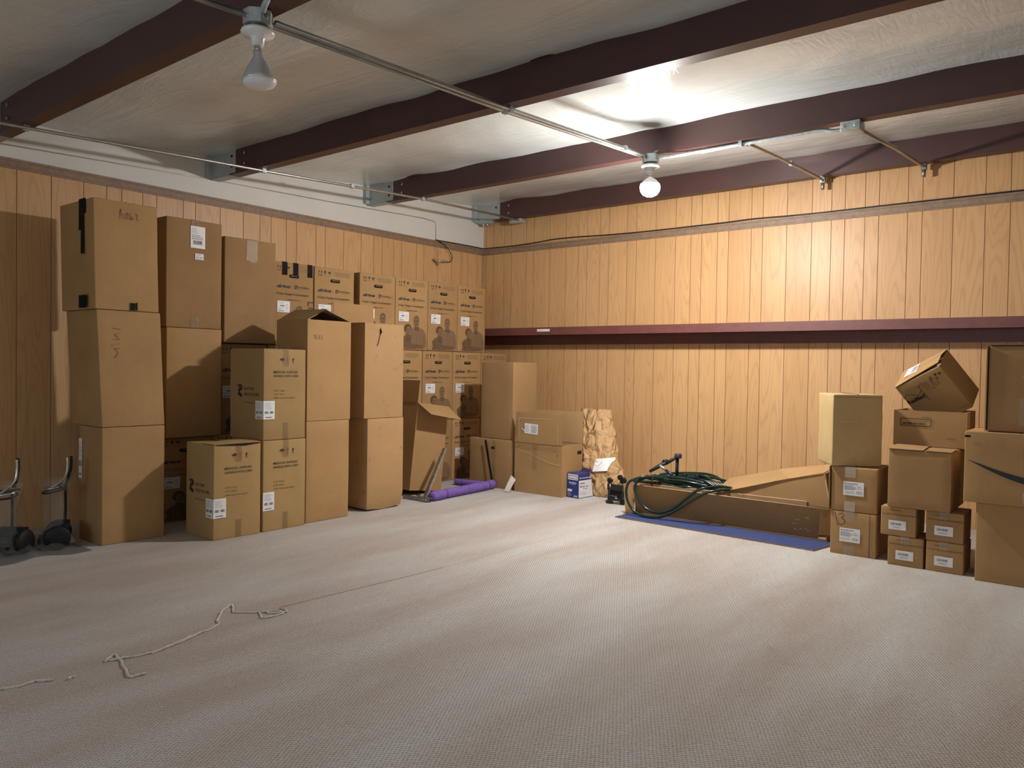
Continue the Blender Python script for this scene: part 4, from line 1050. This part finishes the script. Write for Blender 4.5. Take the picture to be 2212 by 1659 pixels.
# hoses
root = empty('garden_hose', (3.1, -1.100, .25)); O2 = Vector((3.1, -1.100, .25)); tag(root, 'dark green hose coiled in the long box with two loops hanging over its front', 'hose')
def hose(P, r=.0105, mat='hose_green', n=8):
    mb = MB(); mb.tube([p-O2 for p in catmull(P, n)], r, mat, 10); mb.build('hose_loop', root)
hose([(3.20, -1.000, .262), (3.0, -1.160, .300), (2.873, -1.305, .317), (2.795, -1.345, .292), (2.751, -1.355, .261), (2.738, -1.365, .194), (2.755, -1.365, .112), (2.811, -1.370, .050), (2.89, -1.375, .022), (2.986, -1.375, .022), (3.07, -1.375, .040), (3.17, -1.365, .096), (3.303, -1.365, .188), (3.389, -1.355, .247), (3.475, -1.315, .277), (3.56, -1.200, .28), (3.70, -1.100, .26)])
hose([(3.10, -.98, .30), (2.92, -1.200, .315), (2.835, -1.320, .290), (2.800, -1.340, .229), (2.821, -1.340, .158), (2.877, -1.340, .094), (2.95, -1.340, .060), (3.035, -1.340, .059), (3.136, -1.340, .102), (3.248, -1.345, .195), (3.314, -1.335, .253), (3.379, -1.315, .285), (3.478, -1.220, .296), (3.6, -1.120, .27)])
hose([(2.70, -1.180, .250), (2.80, -1.190, .258), (2.90, -1.190, .262), (3.001, -1.200, .258), (3.096, -1.210, .252), (3.20, -1.215, .26), (3.30, -1.160, .25)], .012)
hose([(2.75, -1.150, .262), (2.70, -.95, .262), (2.777, -.85, .285), (2.976, -.83, .312), (3.169, -.85, .326), (3.30, -.90, .313), (3.42, -1.000, .275), (3.52, -1.120, .24)])
hose([(2.82, -1.100, .27), (2.90, -.94, .285), (3.026, -.93, .313), (3.169, -.94, .323), (3.29, -1.000, .302), (3.40, -1.090, .262), (3.5, -1.180, .235)])
rr_ = random.Random(5)
for k in range(6):
    cx, cy_, cz = 3.16+rr_.uniform(-.03, .08), -1.04+rr_.uniform(-.03, .03), .245+.012*k
    ax, ay = .30+rr_.uniform(-.03, .05), .14+rr_.uniform(-.02, .02)
    P = [(cx+ax*math.cos(t_*PI/6), max(-1.215, cy_+ay*math.sin(t_*PI/6)), max(.24, cz+.012*math.sin(t_*1.1+k)-.02*max(0, math.cos(t_*PI/6)))) for t_ in range(12)]
    mb = MB(); mb.tube([p-O2 for p in catmull(P, 5, True)], .0095, 'hose_green' if k % 3 else 'hose_dark', 9, closed=True); mb.build('hose_loop', root)
for k in range(7):
    y_ = -1.19+.035*k; hose([(3.20+.02*k, y_, .262+.006*(k % 3)), (3.30+.015*k, y_+.01, .300-.006*k+.02), (3.42, y_, .278), (3.55, y_+.02, .235)], .0095, 'hose_dark' if k % 2 else 'hose_green', 6)

# folding stand with padded handle
root = empty('folding_stand', (3.02, -1.06, .24)); O3 = Vector((3.02, -1.06, .24)); tag(root, 'dark blue metal folding stand with padded arm rising out of the long box', 'stand')
def T3(P, r, mat, nm, n=12, label=None):
    mb = MB(); mb.tube([Vector(p)-O3 for p in P], r, mat, n); return mb.build(nm, root, label)
T3([(3.016, -1.05, .262), (3.020, -1.05, .47)], .0135, 'navy_metal', 'post')
mb = MB(); mb.lathe([(.026, .0), (.029, .004), (.029, .030), (.025, .036), (.012, .036), (.010, .028)], 'grip_dark', Matrix.Translation(Vector((3.026, -1.05, .458))-O3), 20); mb.build('end_cap', root)
T3([(3.018, -1.055, .472), (2.99, -1.062, .447), (2.945, -1.072, .418)], [.011, .013, .014], 'grip_dark', 'arm')
T3([(2.945, -1.075, .418), (2.90, -1.085, .397), (2.86, -1.09, .372), (2.800, -1.10, .334)], [.013, .017, .016, .012], 'grip_dark', 'padded_grip')
T3([(2.925, -1.09, .418), (2.925, -1.05, .418)], .023, 'rubber_black', 'hinge_knob')
T3([(2.902, -1.12, .393), (2.955, -1.12, .362)], .011, 'galvanised', 'brace_end', label='bare metal end of the brace')
T3([(2.955, -1.12, .362), (3.020, -1.10, .312), (3.035, -1.09, .27)], .0115, 'navy_metal', 'brace')
mb = MB(); mb.box(-.06, .16, -.03, .03, 0, .045, 'navy_metal'); mb.box(.05, .20, -.018, .01, .035, .062, 'navy_metal', Matrix.Rotation(-.15, 4, 'Y')); mb.build('base_frame', root)
for x, y_, z in ((3.065, -1.0, .315), (3.172, -1.0, .325), (2.765, -1.02, .268), (2.725, -1.0, .268)):
    mb = MB(); mb.lathe([(.012, -.016), (.019, -.013), (.019, .013), (.012, .016)], 'rubber_black', Matrix.Translation(Vector((x, y_, z))-O3) @ Matrix.Rotation(PI/2, 4, 'Y'), 14); mb.build('rubber_foot', root)
T3([(2.74, -1.01, .262), (2.86, -1.03, .262), (3.0, -1.06, .262)], .010, 'navy_metal', 'base_tube')
T3([(3.10, -1.10, .262), (3.135, -1.13, .30), (3.19, -1.12, .308)], .009, 'navy_metal', 'bent_tube')

# ================================================================ RIGHT-HAND STACKS
YP = -1.530
def rcarton(label, x0, x1, yf, z, d, h, **kw): return carton(label, (x0+x1)/2, yf+d/2, z, x1-x0, d, h, **kw)
p1 = rcarton('box marked 13 in black pen with white label, on the floor', 4.354, 4.636, YP, 0, .34, .278, seed=61)
p2 = rcarton('box with clear tape and white label, under the worn yellowish box', 4.354, 4.636, YP, .2795, .34, .284, seed=62)
for r_, v in ((p1, .085), (p2, .105)):
    ship_label(r_, front(.282, .34), .062 if r_ is p1 else .078, v, .124, .088, 2)
for r_, h_ in ((p1, .278), (p2, .284)): tape_on(r_, .282, .34, h_, 'shiny_tape' if r_ is p2 else 'clear_tape', .065, .065, .42)
handwrite(p1, front(.282, .34), [[(.1, 1), (.35, 0)], [(.4, .85), (.65, 1.0), (.8, .8), (.6, .6), (.85, .45), (.85, .2), (.6, .05), (.4, .15)]], .022, .185, .082, 'cable_black', .0035)
mb = MB(); mb.box(-.152, -.147, -.176, .12, .002, .282, 'cardboard'); mb.build('flap', p2)
mb = MB(); mb.box(.098, .103, -.1712, -.1705, 0, .27, 'ink_brown_mid'); mb.build('crease', p1)
c32, s32 = math.cos(.56), math.sin(.56)
q_c = Vector((4.360, -1.560, 0))+Vector((c32*.158-s32*.17, s32*.158+c32*.17, 0))
q1 = carton('worn yellowish box turned at an angle, on top of the two label boxes', q_c.x, q_c.y, .5655, .316, .34, .465, rz=.56, seed=63, mat='cardboard_yellow', amp=.007, r=.008)
mb = MB(); f = Face(mb, front(.316, .34)); f.line([(.02, .285), (.10, .287), (.16, .29)], .002, 'kraft_edge', -.001); f.line([(.13, .02), (.18, .06), (.21, .11)], .003, 'kraft_edge', -.001); f.line([(.01, .445), (.30, .442)], .0015, 'ink_brown_mid', -.001)
f.line([(.245, .05), (.245, .31)], .002, 'kraft_edge', -.001); mb.build('crease', q1)

def cap_box(label, x0, x1, z, h, seed, tp=True):
    r = rcarton(label, x0, x1, -1.600, z, .26, h, seed=seed, group='small labelled boxes stacked two by two'); w_ = x1-x0
    ship_mb = MB(); f = Face(ship_mb, front(w_, .26)); f.rect(.048, .038, .098, .056, 'label_paper', .0004)
    f.text('CAP-00448', .060, .066, .014, 'label_print', .058, .03, off=.0012); f.rect(.072, .050, .042, .005, 'label_print_light', .0012); ship_mb.build('product_label', r)
    mb = MB(); f = Face(mb, front(w_, .26)); f.text('CUT ON TAPE FOR TRANSPORTATION', .010, h-.052, .0075, 'ink_brown', w_*.92, .012); f.smallprint(.05, h-.024, .09, .008, 1, 'ink_brown', 0, 7); mb.build('printing', r)
    if tp: tape_on(r, w_, .26, h, 'clear_tape', .048, .045, .48, bottom=False)
    return r
cap_box('small labelled box sticking out left, upper left of the four', 4.672, 4.873, .1795, .177, 71, False)
cap_box('small labelled box on the floor, lower left of the four', 4.716, 4.917, 0, .1785, 72)
cap_box('small labelled box, upper right of the four under the plain box', 4.923, 5.124, .1795, .177, 73)
cap_box('small labelled box on the floor, lower right of the four', 4.926, 5.127, 0, .1785, 74)
r1 = rcarton('plain box resting on the four small labelled boxes', 4.712, 5.056, -1.622, .3575, .46, .352, seed=75)
mb = MB(); mb.sheet((-.17, -.232, .3525), (.02, -.232, .3525), (.01, -.02, .362), (-.165, -.02, .366), .003, 'cardboard'); mb.sheet((.03, -.232, .3525), (.17, -.232, .3525), (.165, -.02, .357), (.03, -.02, .357), .003, 'cardboard'); mb.build('flap', r1)
# open box holding a tilted carton
s1 = open_carton('open box with the tilted carton stuck in it', (4.672+5.080)/2, -1.330+.17, .7135, .405, .34, .222, mat='cardboard')
mb = MB(); f = Face(mb, front(.405, .34, .004)); f.line([(.04, .125), (.215, .125), (.215, .170), (.04, .170), (.04, .125)], .004, 'ink_dark'); f.smallprint(.052, .134, .150, .026, 1, 'ink_brown', .0003, 5)
f.rect(.165, .180, .05, .003, 'ink_brown'); f.rect(.30, .055, .05, .003, 'ink_brown'); mb.build('printing', s1)
mb = MB(); mb.sheet((.204, -.17, .0), (.218, -.155, .0), (.218, -.155, .222), (.204, -.17, .222), .004, 'cardboard'); mb.build('flap', s1)
al, be = math.radians(31.5), math.radians(24)
Rt = Matrix.Rotation(be, 3, 'X') @ Matrix.Rotation(-al, 3, 'Y')
tw, td, th_ = .315, .27, .33
A0 = Vector((4.918, -1.285, 1.221)); org = A0-Rt @ Vector((tw/2, -td/2, th_))
t1 = empty('cardboard_box', org); t1.rotation_euler = Rt.to_euler(); tag(t1, 'tilted carton wedged corner-down in the open box on the right', 'box', GB)
mb = MB(); rbox_mesh(mb, tw, td, th_, 'cardboard_olive', 81, .003, .006); mb.build('box_body', t1)
mb = MB(); f = Face(mb, front(tw, td)); f.text('ResMed', .008, .190, .027, 'ink_dark', .115, .035)
f.line([(.008+.006*k, .238+.016*math.sin(k*.33)) for k in range(20)], .0028, 'ink_dark')
for k in (0, 19): f.oval(.008+.006*k, .238+.016*math.sin(k*.33), .0035, .0035, 'ink_dark', .0003, 8)
f.umbrella(.285, .272, .024, 'ink_dark'); f.rect(.252, .285, .014, .016, 'ink_dark'); f.line([(.215, .278), (.235, .278), (.225, .298), (.215, .278)], .0025, 'ink_dark')
f.smallprint(.248, .262, .022, .018, 2, 'ink_brown', .0003); mb.build('printing', t1)
handwrite(t1, front(tw, td), [[(.0, 2.2), (.15, 0), (.1, 2.0), (.55, 2.3), (.6, 1.1)], [(.8, 2.2), (.9, 1.0)], [(1.1, 2.2), (1.2, 1.1), (1.6, 1.0), (1.7, 2.3)], [(1.8, 2.2), (1.9, 1.2), (2.3, 1.3), (2.35, 2.0)]], .125, .165, .052)
mb = MB(); f = Face(mb, front(tw, td)); f.line([(.18, .03), (.30, .03), (.30, .01)], .002, 'ink_brown', 0); mb.build('outline_print', t1)
mb = MB(); mb.sheet((-tw/2, -td/2, th_+.001), (tw/2, -td/2+.01, th_+.018), (tw/2, -.005, th_+.02), (-tw/2, -.005, th_+.001), .003, 'cardboard'); mb.sheet((-tw/2, 0, th_+.001), (tw/2, 0, th_+.02), (tw/2, td/2, th_+.001), (-tw/2, td/2, th_+.001), .003, 'cardboard'); mb.build('flap', t1)
ship_label(t1, Matrix.Translation((0, 0, th_+.008)) @ Matrix.Rotation(-PI/2, 4, 'X') @ Matrix.Translation((-tw/2, 0, 0)), .05, -.05, .09, .14, 4)
for ch in t1.children:
    if ch.name.startswith('shipping_label'): ch.location.z += .004
mb = MB(); mb.box(tw/2-.012, tw/2+.012, -td/2-.003, -td/2+.004, th_+.004, th_+.009, 'paper_white'); mb.build('packing_tape', t1)
# right-hand column
u1 = rcarton('large plain box on the floor at the right edge, under the smile box', 5.188, 5.62, -1.660, 0, .42, .446, seed=91)
u2 = rcarton('box with a long black smile curve, middle of the right edge stack', 5.126, 5.66, -1.695, .4475, .42, .402, seed=92)
mb = MB(); f = Face(mb, front(.534, .42))
top_ = [(.020+.0045*k*4, .238-.165*math.sin(min(1, k/26)*PI*.40)**.9) for k in range(23)]
def sm(u): return .238-.135*math.sin(max(0, min(1, (u-.02)/.50))*PI/2)**.85*1.0
n_ = 24; up = [(.022+.016*k, 0) for k in range(n_)]
U = [(u, .240-.095*math.sin(max(0, (u-.022)/.43*PI/2))) for u, _ in up]
L_ = [(u, v-.036*math.sin(min(PI, (u-.022)/.43*PI*.62+.04))) for u, v in U]
for k in range(n_-1): f.poly([L_[k], L_[k+1], U[k+1], U[k]], 'amazon_ink', .0003)
f.rect(.003, .366, .028, .012, 'hole_black', .0005); f.oval(.325, .360, .010, .006, 'kraft_edge', .0005); mb.build('printing', u2)
mb = MB(); f = Face(mb, front(.534, .42)); f.rect(.285, .02, .12, .062, 'shiny_tape', .001); mb.build('packing_tape', u2)
u3 = rcarton('tall plain box with rounded left edge, top of the right edge stack', 5.226, 5.62, -1.665, .851, .40, .484, seed=93, r=.016, mat='cardboard_dark')
mb = MB(); mb.box(-.197, .197, -.202, .18, .4845, .4885, 'cardboard_dark'); mb.build('flap', u3)
mb = MB(); mb.box(-.203, -.1975, -.206, -.02, .004, .480, 'cardboard'); mb.build('flap', u3)
mb = MB(); f = Face(mb, front(.394, .40)); f.rect(.155, .03, .12, .16, 'clear_tape', .001); f.line([(.165, .30), (.185, .33)], .005, 'shiny_tape', .001); mb.build('packing_tape', u3)

# ================================================================ PLASTIC-WRAPPED CARTS AT THE FAR LEFT
def cart(x, y, rz, label):
    root = empty('wrapped_cylinder_cart', (x, y, 0), rz); tag(root, label, 'cart', 'plastic wrapped carts by the left wall')
    mb = MB(); mb.box(-.085, .085, -.085, .085, .02, .065, 'rubber_black'); mb.box(-.085, .085, .04, .085, .065, .15, 'rubber_black')
    mb.lathe([(.055, .055), (.062, .06), (.062, .10), (.05, .105)], 'rubber_black', None, 18); mb.build('base', root)
    for s_ in (-1, 1):
        mb = MB(); mb.lathe([(.02, -.018), (.068, -.016), (.074, -.009), (.074, .009), (.068, .016), (.02, .018)], 'rubber_black', Matrix.Translation((s_*.108, .02, .0745)) @ Matrix.Rotation(PI/2, 4, 'Y'), 22); mb.build('wheel', root)
    mb = MB()
    mb.tube(catmull([(.0, .055, .06), (.0, .06, .25), (.0, .06, .37), (.012, .075, .43), (.015, .09, .50), (.012, .09, .565)], 5), .0085, 'rubber_black', 10); mb.build('post', root)
    mb = MB(); mb.tube(catmull([(-.02, -.02, .365), (.0, .03, .40), (.018, .06, .44), (.02, .07, .50), (.018, .07, .56)], 5), .008, 'chrome', 10); mb.build('handle_tube', root)
    mb = MB(); mb.tube([(.065*math.cos(k*PI/12), .058*math.sin(k*PI/12)-.005, .375+.012*math.sin(k*PI/12)) for k in range(24)], .005, 'chrome', 8, closed=True)
    mb.tube([(.067*math.cos(k*PI/12), .06*math.sin(k*PI/12)-.005, .352+.012*math.sin(k*PI/12)) for k in range(24)], .006, 'rubber_black', 8, closed=True)
    mb.tube([(-.066, .02, .37), (.066, .035, .385)], .006, 'rubber_black', 8); mb.build('holding_ring', root)
    # film
    mb = MB(); n1, n2 = 34, 22; vs = []; fs = []
    for j in range(n2+1):
        z = .03+.40*j/n2; r = .075+.045*math.cos(min(1, j/6)*PI/2)-.018*math.sin(PI*j/n2)+(.012 if j > 17 else 0)
        for i in range(n1):
            a = 2*PI*i/n1; rr2 = r*(1+.22*noise.noise(Vector((math.cos(a)*2.2+x*9, math.sin(a)*2.2, z*14)))); vs.append((rr2*math.cos(a), rr2*math.sin(a), z))
    for j in range(n2):
        for i in range(n1): fs.append((j*n1+i, j*n1+(i+1) % n1, (j+1)*n1+(i+1) % n1, (j+1)*n1+i))
    mb.add(vs, fs, 'plastic_film', None, True); mb.build('plastic_wrap', root)
    return root
cart(.640, -4.765, -.4, 'black and chrome cart wrapped in plastic, beside the tall box stack')
cart(.640, -5.035, .6, 'black and chrome cart wrapped in plastic at the left edge')
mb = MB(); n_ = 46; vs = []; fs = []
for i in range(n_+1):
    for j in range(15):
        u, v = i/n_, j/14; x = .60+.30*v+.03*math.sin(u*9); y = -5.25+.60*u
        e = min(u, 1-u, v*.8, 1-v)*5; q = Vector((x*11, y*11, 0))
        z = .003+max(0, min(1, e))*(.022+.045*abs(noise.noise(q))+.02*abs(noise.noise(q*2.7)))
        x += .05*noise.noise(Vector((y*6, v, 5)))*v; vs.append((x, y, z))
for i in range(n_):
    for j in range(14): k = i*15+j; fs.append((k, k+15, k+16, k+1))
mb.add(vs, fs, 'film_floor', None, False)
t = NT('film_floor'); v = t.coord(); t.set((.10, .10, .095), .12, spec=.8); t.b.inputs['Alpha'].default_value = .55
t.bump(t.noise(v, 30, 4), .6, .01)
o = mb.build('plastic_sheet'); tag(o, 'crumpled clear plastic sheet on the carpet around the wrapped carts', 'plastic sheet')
